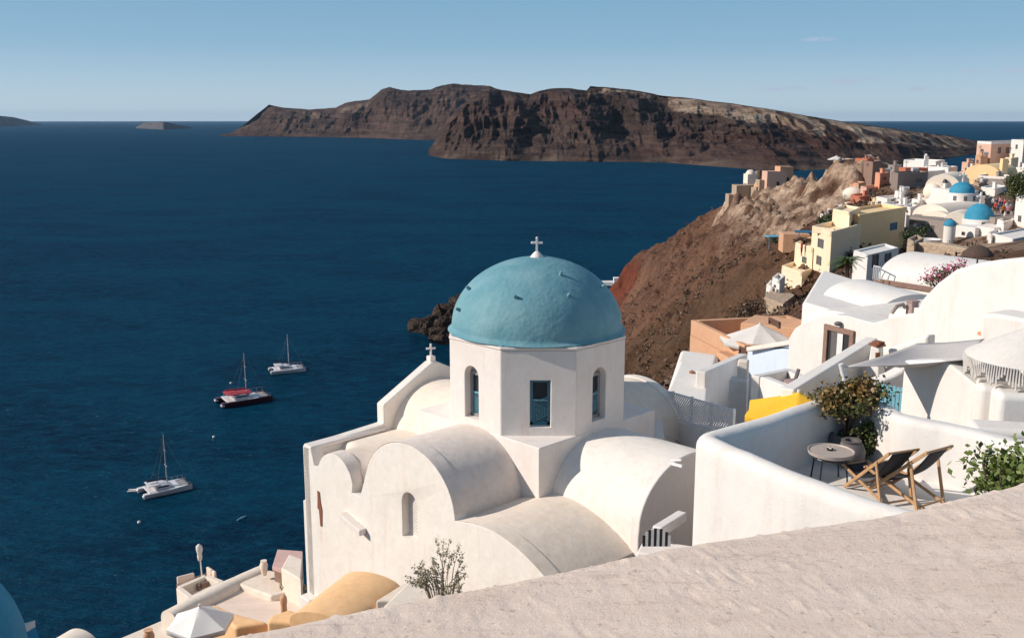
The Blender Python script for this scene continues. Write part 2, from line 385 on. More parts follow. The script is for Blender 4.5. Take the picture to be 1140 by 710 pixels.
# haze
hm = bpy.data.materials.new('haze'); hm.use_nodes = True; hn = hm.node_tree; hn.nodes.remove(hn.nodes['Principled BSDF'])
pv = hn.nodes.new('ShaderNodeVolumePrincipled'); pv.inputs['Color'].default_value = (.52, .74, 1, 1); pv.inputs['Density'].default_value = HAZE; pv.inputs['Anisotropy'].default_value = .3
hn.links.new(pv.outputs[0], hn.nodes['Material Output'].inputs['Volume'])
mb = MB(); mb.box((0, 300, 90), (101000, 101000, 380)); 
if HAZE > 0: tag(mk('haze', mb, hm), 'thin pale sea haze', kind='stuff')
def setmask(o, cols):
    a = o.data.color_attributes.new('mask', 'FLOAT_COLOR', 'POINT'); a.data.foreach_set('color', np.array(cols, dtype=np.float32).ravel())
def interp(x, tab):
    return float(np.interp(x, [t[0] for t in tab], [t[1] for t in tab]))
def sstep(a, b, x):
    t = min(1, max(0, (x-a)/(b-a))); return t*t*(3-2*t)
def fb(x, y, z=0, o=5): return noise.fractal(Vector((x, y, z)), 1.0, 2.0, o)
def ridged(x, y, z=0, o=5): 
    return noise.ridged_multi_fractal(Vector((x, y, z)), 1.0, 2.1, o, 1.0, 2.0)
def island(name, label, x0, x1, ncol, base, top, ext, back, gam, amp, seed, maskf, nrow=46, expo=.85):
    mb = MB(); cols = []; vs = []; rows = nrow+9
    for i in range(ncol+1):
        px = x0+(x1-x0)*i/ncol; yb = interp(px, base); yt = min(interp(px, top), yb-.3)
        B = PZ(px, yb, -90); D = interp(px, ext); dirn = Vector((B.x, B.y, 0)).normalized(); db = math.hypot(B.x, B.y)
        rt = ray(px, yt); k = (db+D)/math.hypot(rt.x, rt.y); H = rt.z*k+90
        for j in range(rows):
            if j <= nrow:
                t = j/nrow
                X = dirn*(db+D*t); 
                env = math.sin(PI*min(1, t*1.0))**.6 if t < 1 else 0
                g = ridged(X.x/gam, X.y/gam*.18, seed, 6)*.62-.35       # gullies running down the slope
                g2 = ridged(X.x/gam*3.3, X.y/gam*.6, seed+7, 5)*.6-.3
                dd = -amp*(g-.35)*env*min(1, H/120)-amp*.34*(g2-.3)*env*min(1, H/120)-8*ridged(X.x/26, X.y/60, seed+2, 4)*env*min(1, H/120)
                z = H*(t**expo)
                # terraces of harder lava
                z += H*(.03*math.sin(t*17+fb(X.x/400, X.y/400, seed)*3)+.018*math.sin(t*41+fb(X.x/200, X.y/200, seed)*4))*env
                z += (fb(X.x/60, X.y/60, seed+3, 5))*min(22, H*.10)*env
                if t >= .999: z += fb(X.x/50, 0, seed+5, 4)*H*.012
                if j == 0: z = -1.5
                P = dirn*(db+D*t+dd); vs.append(Vector((P.x, P.y, -90+z)))
            else:
                q = (j-nrow)/9; P = dirn*(db+D+back*q); vs.append(Vector((P.x, P.y, -90+H*(1-q**1.6)*1.0-1.5*q-q*8)))
                t = 1+q; z = H
            cols.append(maskf(px, t, vs[-1], H))
    fs = [(i*rows+j, (i+1)*rows+j, (i+1)*rows+j+1, i*rows+j+1) for i in range(ncol) for j in range(rows-1)]
    mb.add(vs, fs); o = mk(name, mb, M['isle'], smooth=180); setmask(o, cols); return tag(o, label, kind='structure')
TOP = [(245, 151), (255, 149), (270, 141), (290, 125), (301, 117), (318, 120), (330, 121), (345, 122), (375, 120), (385, 115), (395, 113), (412, 111), (420, 105), (426, 100), (435, 97), (447, 100), (455, 101), (480, 100), (487, 97), (495, 95), (505, 93), (530, 95), (545, 96), (560, 101), (590, 105), (602, 101), (610, 99), (622, 98), (635, 99), (652, 101), (656, 96), (670, 97), (700, 100), (740, 107), (770, 110), (800, 114), (850, 121), (900, 130), (960, 139), (1010, 146), (1060, 152), (1095, 159), (1120, 164)]
def mask_far(px, t, P, H):
    b = max(0, 1-abs(t-.75)/.2)*(1 if noise.noise(Vector((P.x/150, P.y/150, 3))) > .28 else 0)
    return (b*.5, max(0, fb(P.x/500, P.y/500, 9, 3))*.4, 0, 1)
island('island', 'far end of the brown volcanic island across the bay', 244, 640, 460,
       [(244, 152), (300, 152), (400, 153.5), (470, 156), (560, 158), (640, 160)], TOP, [(244, 150), (290, 500), (640, 1500)], 1500, 430, 260, 2.2, mask_far)
def mask_near(px, t, P, H):
    nn = fb(P.x/90, P.y/90, 4, 4)
    lo = interp(px, [(478, .97), (650, .93), (656, .86), (700, .93), (735, .86), (745, .72), (840, .66), (900, .55), (1000, .45), (1100, .4)])
    pale = sstep(lo-.04, lo+.03, t+nn*.07)*(1-sstep(.965, .985, t+nn*.01))*(1 if px > 742 else (.8 if px > 654 and nn > -.02 else 0))
    if 725 < px < 742: pale *= 0
    if px > 660 and 1.0 <= t: pale = .10
    if px > 860: pale *= sstep(-.12, .05, fb(P.x/55, P.y/200, 1, 3))
    lowpale = (1-sstep(.0, .10, t))*max(0, nn+.15)*.5
    red = sstep(.05, .25, fb(P.x/420, (P.z+90)/70, 2, 4))*.45*(1 if t < .8 else .2)
    return (max(pale, lowpale), red, 0, 1)
NT = [(476, 176), (478, 167), (484, 158), (490, 148), (497, 135), (505, 126), (515, 116), (528, 108), (545, 101), (560, 100.8)]+[t for t in TOP if t[0] > 560]
island('island', 'dark red cliffs of the near side of the volcanic island', 476, 1112, 900,
       [(476, 172), (484, 175), (500, 177), (560, 179), (640, 180), (700, 180.5), (740, 181), (800, 186), (850, 190), (900, 190), (1000, 184), (1060, 176), (1112, 168)], NT,
       [(476, 120), (500, 420), (560, 700), (700, 750), (900, 700), (1060, 600), (1112, 200)], 900, 165, 230, 5.1, mask_near, nrow=105)
def mask0(px, t, P, H): return (0, .1, .1, 1)
island('island', 'low dark islet on the horizon', 151, 214, 40, [(151, 143), (182, 144.5), (214, 143)], [(151, 142), (160, 137), (172, 135.5), (186, 136), (198, 139), (214, 142)], [(151, 60), (182, 300), (214, 60)], 200, 200, 40, 1., mask0, nrow=14)
island('island', 'long low headland far off at the left edge', -60, 47, 60, [(-60, 143), (47, 139.5)], [(-60, 127), (0, 129), (15, 130.5), (30, 134), (47, 139)], [(-60, 900), (47, 200)], 800, 400, 120, 1.7, mask0, nrow=16)
for o_ in list(COL.objects):
    if 'islet' in o_.get('label', '') or 'headland far' in o_.get('label', ''): o_.data.materials[0] = M['islet']
# hillside
ctl = []
def cp(px, py, Y): v = PY(px, py, Y); ctl.append((v.x, v.y, v.z))
for a in [(692, 302, 452), (720, 286, 415), (755, 271, 392), (790, 246, 380), (806, 222, 377), (828, 199, 372),
          (720, 400, 130), (740, 417, 92), (707, 385, 220), (740, 345, 230), (780, 340, 170), (800, 300, 250), (720, 320, 330), (850, 332, 125),
          (860, 290, 170), (840, 250, 280), (800, 258, 350), (880, 220, 310), (860, 203, 340), (900, 189, 318), (950, 183, 278), (900, 262, 200), (930, 232, 215), (975, 187, 245),
          (1000, 213, 210), (1071, 236, 140), (1060, 272, 115), (1130, 244, 120), (1100, 205, 180), (1140, 181, 200), (960, 304, 90), (895, 350, 95), (860, 345, 110), (830, 360, 90), (1040, 300, 62), (982, 206, 166), (958, 224, 160), (1004, 212, 160), (938, 188, 252), (966, 188, 238), (1035, 206, 186), (1092, 208, 192), (1125, 205, 205), (1070, 206, 205), (1120, 214, 168), (1060, 214, 172), (985, 236, 146)]: cp(*a)
ctl += [(56, 462, -68), (66, 455, -60), (43, 440, -91), (46, 480, -92), (50, 520, -93), (58, 560, -94), (68, 610, -95), (50, 455, -80), (54, 500, -84), (80, 500, -70), (100, 470, -52), (120, 540, -80), (120, 620, -97), (200, 560, -90), (200, 640, -98), (330, 560, -90), (330, 640, -98),
        (150, 420, -50), (200, 330, -45), (260, 260, -50), (330, 300, -85), (330, 420, -92), (330, 160, -60), (250, 150, -30), (160, 170, -14), (200, 60, -12), (330, 40, -40), (140, 100, -6), (120, 60, -4), (120, 10, -3), (80, 20, -5), (330, 0, -40),
        (40, 410, -90), (30, 380, -93), (12, 320, -93), (-14, 240, -93), (-34, 165, -93), (-50, 100, -93), (-66, 40, -93), (-80, 0, -93), (-120, 100, -98), (-60, 250, -98), (-20, 400, -100), (20, 500, -100), (20, 620, -100), (-120, 0, -98), (-120, 400, -100), (-120, 620, -100),
        (25, 330, -75), (15, 260, -68), (0, 180, -62), (-15, 110, -60), (-28, 60, -55), (-35, 20, -50), (-35, 0, -48),
        (112, 262, -24), (150, 262, -36), (122, 330, -45), (104, 300, -26), (125, 225, -20), (0, 26, -13.6), (5, 21, -12), (-5, 26, -14), (-12, 27, -16.5), (-14, 31, -21), (-7, 36, -22), (4, 38, -16), (0, 60, -30), (8, 60, -18), (14, 48, -15), (0, 100, -38), (10, 100, -32), (20, 60, -14),
        (8, 34, -11.5), (16, 45, -12), (10, 24, -8.5), (5, 14, -8.6), (0, 9, -9), (-8, 12, -13.5), (-7, 20, -14.5), (-14, 20, -18), (10, 8, -7.6), (14, 18, -7.2), (22, 28, -7.5), (32, 40, -9), (40, 60, -9.5), (0, 0, -8), (15, 0, -7), (-12, 0, -14), (-3, 17, -9.7), (40, 10, -6), (60, 60, -8), (70, 90, -9)]
ctl = np.array(ctl, dtype=float)
_d = np.hypot(ctl[:, None, 0]-ctl[None, :, 0], ctl[:, None, 1]-ctl[None, :, 1])
_A = np.block([[_d+np.eye(len(ctl))*-.0, np.ones((len(ctl), 1))], [np.ones((1, len(ctl))), np.zeros((1, 1))]])
_w = np.linalg.solve(_A, np.append(ctl[:, 2], 0))
def hgrid(X, Y):
    d = np.hypot(X[..., None]-ctl[:, 0], Y[..., None]-ctl[:, 1]); return d@_w[:-1]+_w[-1]
def ground(x, y): return float(hgrid(np.array([x]), np.array([y]))[0])
def axis(a, b, f):
    r = [a]
    while r[-1] < b: r.append(r[-1]+f(r[-1]))
    return np.array(r)
xs = axis(-120, 330, lambda x: (.85 if x > 28 else 1.5) if -10 < x < 112 else 4.5); ys = axis(0, 640, lambda y: (1.0 if 185 < y < 410 else 1.4) if 40 < y < 470 else 4)
GX, GY = np.meshgrid(xs, ys); Z = np.empty_like(GX)
for i in range(len(ys)): Z[i] = hgrid(GX[i], GY[i])
for _ in range(6):
    Zp = np.pad(Z, 1, mode='edge'); Z = (Zp[:-2, 1:-1]+Zp[2:, 1:-1]+Zp[1:-1, :-2]+Zp[1:-1, 2:]+4*Z)/8
CAVES = [(PY(px_, py_, Y_).x, Y_, r_, d_) for px_, py_, Y_, r_, d_ in ((868, 240, 262, 6, 6), (886, 236, 272, 7, 6), (852, 232, 290, 4, 4), (930, 216, 262, 5, 5), (904, 226, 268, 4, 4), (838, 232, 330, 4, 4), (945, 208, 262, 3.5, 3.5))]
vs = []; cols = []
def tanmask(x, y):
    # pale tuff of the castle headland
    t = min(1, max(0, (y-225)/140)); cx = 73+15*t; dx = x-cx; dy = min(0, y-225)+max(0, y-365)
    return 1-sstep(9, 21, math.hypot(dx*(.55 if dx > 0 else 1), dy*.8)+noise.noise(Vector((x/9, y/9, 4)))*7)
for i in range(len(ys)):
    for j in range(len(xs)):
        x, y, z = float(xs[j]), float(ys[i]), float(Z[i, j])
        f = sstep(55, 140, y); tm = tanmask(x, y)
        if f > 0 and x > -40:
            a = fb(x/26, y/26, 1, 6)*6.0+(abs(fb(x/9, y/9, 3, 5)))*-3.0+fb(x/3.2, y/3.2, 8, 3)*.55
            a += (ridged(x/11, y/11, z/14, 5)-1.0)*1.7*(1-tm)+(ridged(x/3.6, y/3.6, z/5, 3)-1.0)*.55
            rg = 1-abs(fb(x/14+3, y/22, z/14, 5))*2.5
            a += tm*((ridged(x/19, y/19, 2.3, 5)-1.0)*4.6+(ridged(x/6.5, y/6.5, z/6, 5)-1.0)*1.9+(ridged(x/3, y/3, z/3, 3)-1.0)*.9-9*max(0, fb(x/10, y/10, 21, 3)-.1)) if tm > 0 else 0
            a *= 1-.9*sstep(.345, .40, x/max(y, 1))*(1-sstep(235, 280, y))      # gentle under the village
            a *= 1-.6*(1-sstep(150, 170, x))*0
            z += a*f*min(1, max(.12, (z+91)/8))
            for cx_, cy_, cr_, cd_ in CAVES: 
                q = ((x-cx_)**2+((y-cy_)*.8)**2)/(cr_*cr_)
                if q < 4: z -= cd_*math.exp(-q**2*1.6)
        nn = fb(x/18, y/18, 5, 4)
        vs.append(Vector((x, y, z)))
        red = (1-sstep(52, 62, x+nn*6))*sstep(400, 430, y)*(1-sstep(-66, -58, z+nn*8))
        grn = sstep(-.02, .2, fb(x/30+8, y/30, 2, 4)+.12*(1-min(1, abs(y-190)/90)))*(1-tm)*.3*(1-sstep(70, 100, x)*(1-sstep(60,61,z+200)))*(1-sstep(225,260,y))*(1 if y > 100 else .3)
        vill = .8*sstep(.36, .41, x/max(y, 1))*sstep(45, 60, y)*(1-sstep(200, 225, y))*sstep(-.35, 0, nn+.1) if y > 1 else 0
        cols.append((max(vill, tm*sstep(-.35, .05, nn+.15)), max(0, min(1, red)), max(0, grn), 1))
m_ = len(xs)
fs = [(i*m_+j, i*m_+j+1, (i+1)*m_+j+1, (i+1)*m_+j) for i in range(len(ys)-1) for j in range(m_-1)]
mb = MB(); mb.add(vs, fs); hill = mk('hillside', mb, M['hill'], smooth=180); setmask(hill, cols); tag(hill, 'dry brown volcanic hillside falling to the sea', kind='structure')
TZ = np.array([v.z for v in vs]).reshape(len(ys), m_)
def gz(x, y):
    j = min(len(xs)-2, max(0, int(np.searchsorted(xs, x))-1)); i = min(len(ys)-2, max(0, int(np.searchsorted(ys, y))-1))
    a = (x-xs[j])/(xs[j+1]-xs[j]); b = (y-ys[i])/(ys[i+1]-ys[i])
    return float(TZ[i, j]*(1-a)*(1-b)+TZ[i, j+1]*a*(1-b)+TZ[i+1, j]*(1-a)*b+TZ[i+1, j+1]*a*b)
# scrub and stones on the hillside
rng = random.Random(5); mb = MB(); rk = MB(); n_ = 0
for _ in range(17000):
    y = rng.uniform(60, 440); x = rng.uniform(.08, .42)*y+rng.uniform(-8, 8)
    if noise.noise(Vector((x/20, y/20, 2))) < -.15+rng.uniform(-.25, .25): continue
    if tanmask(x, y) > .5: continue
    z = gz(x, y)
    if z < -84: continue
    r = rng.uniform(.2, .62)*(1+y/500)
    n_ += 1; mb.leaves((x, y, z+r*.25), (r, r, r*.6), 6, r*.7, rng, 3, .9, .6)
    if rng.random() < .22:
        q = rng.uniform(.15, .6); x += rng.uniform(-2, 2); y += rng.uniform(-2, 2); rk.ball((x, y, gz(x, y)), (q, q*rng.uniform(.6, 1), q*.7), 6, 4)
tag(mk('scrub', mb, M['scrub']), 'low dry scrub scattered over the brown hillside', kind='stuff')
tag(mk('stones', rk, M['slate']), 'loose stones on the brown hillside', kind='stuff')
# sea rocks beyond the dome
def rockpile(label, spots, seed, mat):
    rng = random.Random(seed); mb = MB()
    for (px, py, r, h) in spots:
        p = PZ(px, py, -90); vs = []; n = 14; m = 9
        k0 = len(mb.v); mb.ball((p.x, p.y, -90), (r, r*.9, h), n*2, m*2)
        for i in range(k0, len(mb.v)):
            v = mb.v[i]; d = 1+.55*fb(v.x/7, v.y/7, v.z/7+seed, 5)+.25*fb(v.x/2.5, v.y/2.5, v.z/2.5, 3)
            mb.v[i] = Vector((p.x, p.y, -90))+(v-Vector((p.x, p.y, -90)))*d
    o = solo('sea_rock', mb, M['isle'], label, 'rock'); setmask(o, [(.12, .05, 0, 1)]*len(mb.v)); return o
rockpile('rugged dark rock islet rising from the sea behind the large teal dome', [(487, 370, 7, 7), (474, 368, 6, 4.5), (500, 378, 9, 8), (464, 367, 3.5, 2.5), (510, 360, 9, 12), (494, 364, 6, 9)], 3, None)
# ================================================================ CHURCH (u = right-towards-camera axis, v = right-away axis)
U_ = Vector((S2, -S2, 0)); V_ = Vector((S2, S2, 0)); Zv = Vector((0, 0, 1))
church = thing('church', 'white domed church on the cliff with octagonal drum, barrel vaulted arms and big teal dome', 'church', W(0, 0, -14))
def arch(c, hw, zs, rise, n=24): return [(c+hw*math.cos(PI-PI*k/n), zs+rise*math.sin(PI*k/n)) for k in range(n+1)]
def frontal(v, prof, depth, name='wall', mat='white', bev=.02):   # profile (u,z) extruded along +v
    mb = MB(); mb.extr(prof, W(0, v, 0), U_, Zv, V_*depth); return mk(name, mb, M[mat], church, bevel=bev, seg=3, smooth=35)
def sideways(u, prof, depth, name='wall', mat='white', bev=.05):  # profile (v,z) extruded along -u
    mb = MB(); mb.extr(prof, W(u, 0, 0), V_, Zv, U_*-depth); return mk(name, mb, M[mat], church, bevel=bev, seg=3, smooth=35)
def bayarc(u): return -8.95-(u-2.7)**2/6.2
# front wall with its three lunettes
prof = [(-4.5, -16), (-4.62, -16), (-4.62, -10.35), (-4.5, -10.3), (-4.5, -8.76), (-4.14, -8.74), (-4.0, -9.18), (-3.9, -9.2)]
prof += [(u, z+.004) for u, z in arch(-3.05, .8, -9.4, .76, 16)[2:-1]]+[(-2.3, -9.5), (-1.95, -9.5)]
prof += [(u, z) for u, z in arch(0, 1.706, -9.1, 1.456)[2:-2]]+[(1.72, -9.08)]
prof += [(u, bayarc(u)+.006) for u in np.linspace(1.95, 4.6, 10)]+[(4.6, -16)]
f1 = frontal(-4.5, prof, .35, bev=.015)
cu = MB(); cu.extr([(-.24, -10.05), (.34, -10.05)]+[(a+.05, b) for a, b in reversed(arch(0, .29, -9.13, .29, 12))], W(0, -4.6, 0), U_, Zv, V_*.31)
cut(f1, cu)
w = mk('window', MB().extr([(-.22, -10.03), (-.22, -8.88), (.32, -8.88), (.32, -10.03)], W(0, -4.26, 0), U_, Zv, V_*.03), M['dark'], church)
g = MB()
for k in range(-14, 12):
    for sg in (1, -1):
        c0 = k*.085; pts = []
        # diagonal bars clipped to the opening
        u0, u1 = -.22, .32
        za = -9.5+c0+sg*(u0-.05); zb = -9.5+c0+sg*(u1-.05)
        ts = [t/20 for t in range(21)]; ok = [t for t in ts if -10.03 < za+(zb-za)*t < -8.9]
        if len(ok) > 2:
            p = lambda t: W(u0+(u1-u0)*t, -4.29 if sg > 0 else -4.275, za+(zb-za)*t)
            g.bar(p(ok[0]), p(ok[-1]), .016, .012)
mk('grille', g, M['greywhite'], w)
# end wall of the near right arm, with the wall behind it
prof = [(-1.86, -13.5), (1.86, -13.5), (1.86, -9.3)]+[(-a, b) for a, b in arch(0, 1.84, -9.12, 1.36)]+[(-1.86, -9.3)]
sideways(5.0, prof, .3, mat='drum')
# remaining walls
mb = MB(); mb.prism([W(-4.45, -4.2, 0), W(4.5, -4.2, 0), W(4.5, 4.5, 0), W(-4.45, 4.5, 0)], -18, -9.75); mk('wall', mb, M['white'], church, bevel=.04)
# gable wall of the far left arm
prof = [(-4.5, -16), (4.5, -16), (4.5, -9.2), (1.95, -8.95), (1.95, -8.05), (.12, -7.12), (-.12, -7.12), (-1.95, -8.05), (-1.95, -8.62), (-4.3, -8.72), (-4.5, -8.72)]
sideways(-4.2, prof, .34, 'gable_wall')
mb = MB(); mb.extr([(-.36, 0), (0, 0), (0, .13), (-.36, .16)], W(-4.14, -4.5, -8.83), U_, Zv, V_*2.6); mk('parapet', mb, M['drum'], church, bevel=.05, seg=3)
# far right arm end
prof = [(-4.5, -15), (4.5, -15), (4.5, -9.4), (1.8, -9.3)]+[(-a, b) for a, b in arch(0, 1.74, -9.1, 1.5)]+[(-1.8, -9.3), (-4.5, -9.4)]
frontal(4.3, [(a, b) for a, b in prof], .3)
# vaults
def vault(P0, P1, hw, zs, rise, zb=-9.9, mat='vaultr'):
    mb = MB(); mb.barrel(P0, P1, hw, zs, rise, zb, 36); return mk('vault', mb, M[mat], church, smooth=40)
vault(W(0, -4.2, 0), W(0, -2, 0), 1.7, -9.1, 1.45)
vault(W(4.72, 0, 0), W(2, 0, 0), 1.83, -9.12, 1.35, mat='white')
vault(W(-4.3, 0, 0), W(-2, 0, 0), 1.7, -9.1, 1.5, mat='roof')
vault(W(0, 4.35, 0), W(0, 2, 0), 1.7, -9.1, 1.47, mat='roof')
def shell(pts, v0, v1, mat, off=.012):
    mb = MB(); n = len(pts); vs = []
    for v in (v0, v1):
        for i, (u, z) in enumerate(pts):
            a = pts[max(0, i-1)]; b = pts[min(n-1, i+1)]; t = Vector((b[0]-a[0], b[1]-a[1])).normalized(); vs.append(W(u-t.y*off, v, z+t.x*off))
    mb.add(vs, [(i, i+1, n+i+1, n+i) for i in range(n-1)]); mk('vault_edge', mb, M[mat], church, smooth=60)
shell(arch(0, 1.706, -9.1, 1.456, 30)[1:-1], -4.49, -4.1, 'vaultr')
shell([(u, bayarc(u)+.006) for u in np.linspace(1.74, 4.6, 16)], -4.49, -4.1, 'roof')
shell([(a, b) for a, b in arch(-3.05, .8, -9.4, .76, 16)[2:-1]], -4.49, -4.1, 'vaultr')
# near bay roof: shallow vault along v
mb = MB(); us = list(np.linspace(1.5, 4.85, 20)); prof = [(u, bayarc(u)) for u in us]+[(4.85, -10.4), (1.5, -10.4)]
mb.extr(prof, W(0, -4.16, 0), U_, Zv, V_*2.6); mk('bay_roof', mb, M['roof'], church, smooth=40)
# left bay roof: moulded surface
mb = MB(); nu, nv = 30, 30; vs = []
for j in range(nv+1):
    for i in range(nu+1):
        u = -4.2+2.6*i/nu; v = -4.17+2.7*j/nv
        e = max(0, 1-((u+3.05)/.82)**2); z1 = -9.5+.84*math.sqrt(e)
        z2 = -8.72-.10*((u+3.2)/.9)**2; t = sstep(-4.1, -3.0, v+.35*(u+3.6)); 
        if u < -3.05: t = sstep(-4.0, -3.3, v)
        vs.append(W(u, v, z1+(z2-z1)*t))
mb.add(vs, [(j*(nu+1)+i, j*(nu+1)+i+1, (j+1)*(nu+1)+i+1, (j+1)*(nu+1)+i) for j in range(nv) for i in range(nu)]); mk('bay_roof', mb, M['roof'], church, smooth=180)
mb = MB(); mb.prism([W(2.2, 2.2, 0), W(4.4, 2.2, 0), W(4.4, 4.4, 0), W(2.2, 4.4, 0)], -9.9, -9.2); mk('bay_roof', mb, M['white'], church)
mb = MB(); mb.prism([W(-2.2, 2.2, 0), W(-4.4, 2.2, 0), W(-4.4, 4.4, 0), W(-2.2, 4.4, 0)], -9.9, -9.2); mk('bay_roof', mb, M['white'], church)
# square crossing base with sloping shoulders
mb = MB(); b = 2.285
mb.prism([W(-b, -b, 0), W(b, -b, 0), W(b, b, 0), W(-b, b, 0)], -9.8, -7.72)
mk('crossing_base', mb, M['drum'], church, bevel=.03, seg=3)
R8 = 2.45
def octo(R): return [(CC.x+R*math.sin(rad(22.5+45*k)), CC.y+R*math.cos(rad(22.5+45*k))) for k in range(8)][::-1]
mb = MB(); mb.prism(octo(R8), -7.8, -5.55); drum = mk('drum', mb, M['drum'], church)
AP = R8*math.cos(rad(22.5))
def drumwin(ang, off):
    d = Vector((math.sin(ang), -math.cos(ang), 0)); t = Vector((math.cos(ang), math.sin(ang), 0)); O = Vector((CC.x, CC.y, 0))+d*AP+t*off
    cu = MB(); cu.extr([(-.255, -7.5), (.255, -7.5)]+([(.255, -6.3), (-.255, -6.3)] if abs(ang) < .1 else [(a, b) for a, b in reversed(arch(0, .255, -6.38, .26, 12))]), O+d*.1, t, Zv, d*-.36); cut(drum, cu)
    fr = MB(); I = O-d*.22
    for x in (-.215, .215): fr.box((I.x+t.x*x, I.y+t.y*x, -6.94), (.07, .05, 1.1), ang)
    for z in (-7.46, -6.35): fr.box((I.x, I.y, z), (.5, .05, .09), ang)
    w = mk('window', fr, M['winblue'] if abs(ang) < .1 else M['greyp'], church)
    p = MB(); p.box((I.x-d.x*.03, I.y-d.y*.03, -6.9), (.42, .02, 1.08), ang); mk('pane', p, M['glass'], w)
    g = MB()
    for k in range(9):
        z = -7.4+k*.058*1.0
        for sg in (1, -1):
            g.bar(I+t*-.18+Zv*(z+(0 if sg > 0 else .0))+d*(.01*sg), I+t*.18+Zv*(z+.16*sg+(.0))+d*(.01*sg), .02, .012)
    g.box((I.x, I.y, -6.86), (.36, .03, .04), ang); mk('lattice', g, M['turq'], w)
for a, off in ((rad(-45), -.12), (0, .045), (rad(45), -.06), (rad(135), 0), (rad(-135), 0)): drumwin(a, off)
bv = drum.modifiers.new('Bevel', 'BEVEL'); bv.width = .02; bv.segments = 2; bv.limit_method = 'ANGLE'; bv.angle_limit = rad(35)
mb = MB(); mb.prism(octo(R8+.02), -5.54, -5.47); mk('cornice', mb, M['drum'], church, bevel=.02)
mb = MB(); mb.prism(octo(R8-.06), -5.468, -5.43); ledge = mk('dome_ledge', mb, M['dome'], church, bevel=.01)
# dome
DR = 2.27; DH = -3.56+5.44
prof = [(DR*1.045, -5.445), (DR*1.02, -5.40)]+[(DR*math.cos(a), -5.42+DH*math.sin(a)) for a in np.linspace(.03, PI/2-.04, 44)]
mb = MB(); mb.lathe(prof, (CC.x, CC.y, 0), 96, .012, 2.); dome = mk('dome', mb, M['dome'], church, smooth=60)
kn = []
for px, py in ((523, 322), (574, 331), (624, 306), (633, 329), (670, 320), (512, 345)):
    r = ray(px, py)     # peg where the sight line meets the dome ellipsoid
    o = Vector((-CC.x/DR, -CC.y/DR, 5.42/DH)); d = Vector((r.x/DR, r.y/DR, r.z/DH))
    A = d.dot(d); B = 2*o.dot(d); Cc = o.dot(o)-1; disc = B*B-4*A*Cc
    if disc < 0: disc = 0
    P = r*((-B-math.sqrt(disc))/(2*A)); nrm = Vector(((P.x-CC.x)/DR**2, (P.y-CC.y)/DR**2, (P.z+5.42)/DH**2)).normalized()
    kb = MB(); kb.tube([P-nrm*.05, P+nrm*.06, P+nrm*.12], [.05, .045, .03], 8); mk('step_peg', kb, M['dome'], dome, smooth=50)
def cross(P, h, parent, mat='white', rz=0):
    mb = MB(); w = h*.15; x, y, z = P
    mb.box((x, y, z+h/2), (w, w, h), rz); mb.box((x, y, z+h*.68), (h*.62, w*.94, w), rz)
    for q in (-.33, .33): mb.ball((x+math.cos(rz)*h*q, y+math.sin(rz)*h*q, z+h*.68), w*.62, 8, 6)
    mb.ball((x, y, z+h), w*.66, 8, 6)
    return mk('cross', mb, M[mat], parent, bevel=.01)
mb = MB(); mb.lathe([(.2, -3.66), (.19, -3.56), (.13, -3.48), (.07, -3.42), (.05, -3.40)], (CC.x, CC.y, 0), 24); mk('finial_base', mb, M['drum'], dome, smooth=50)
cross((CC.x, CC.y, -3.43), .38, dome, 'drum')
p = W(-4.37, 0, 0); mb = MB(); mb.box((p.x, p.y, -7.05), (.2, .2, .2), rad(45)); mk('cross_base', mb, M['drum'], church, bevel=.02)
cross((p.x, p.y, -6.97), .36, church, 'drum', rad(20))
# water spout, rusty patch, buttress on the front wall
a = W(-2.62, -4.5, -10.08); mb = MB(); mb.extr([(0, 0), (.9, -.22), (.9, -.38), (0, -.14)], a, U_, Zv, V_*-.22); mk('water_spout', mb, M['drum'], church, bevel=.03)
mb = MB(); mb.extr([(-.03, 0), (.07, -.02), (.10, -.3), (.16, -.5), (.13, -.98), (.05, -1.0), (.02, -.55), (-.05, -.5), (-.03, -.2)], W(-3.85, -4.5, -9.86), U_, Zv, V_*-.02); mk('rusty_patch', mb, M['rust'], church)
mb = MB(); mb.box(W(-4.3, -4.62, -13.3), (.5, .4, .5), rad(-45)); mk('plinth', mb, M['drum'], church, bevel=.05)
# ================================================================ NEAR WALL under the camera
def catmull(P, n=8):
    P = [Vector(p) for p in P]; Q = [2*P[0]-P[1]]+P+[2*P[-1]-P[-2]]; out = []
    for i in range(1, len(Q)-2):
        for k in range(n):
            t = k/n; a, b, c, d = Q[i-1], Q[i], Q[i+1], Q[i+2]
            out.append(.5*((2*b)+(c-a)*t+(2*a-5*b+4*c-d)*t*t+(3*b-a-3*c+d)*t**3))
    return out+[P[-1]]
ZF = -1.3
ed = [PZ(x, y, ZF) for x, y in ((-200, 800), (60, 748), (200, 709), (330, 683), (450, 658), (590, 632), (700, 611), (760, 599), (850, 584), (1000, 560), (1080, 542), (1140, 526), (1300, 480), (1500, 430))]
pth = catmull([Vector((p.x, p.y, 0)) for p in ed], 34); n = len(pth)
mb = MB(); rows = []
pr = [(-5.0, 0)]+[(-4.0+3.9*t, 0) for t in np.linspace(0, 1, 150)**.8]+[(-.1+.1*math.sin(a)*1.0, -.07+.07*math.cos(a)) for a in np.linspace(.15, PI/2, 8)]+[(0, -.3), (.01, -.7), (.02, -1.5), (.02, -7.5)]
vs = []
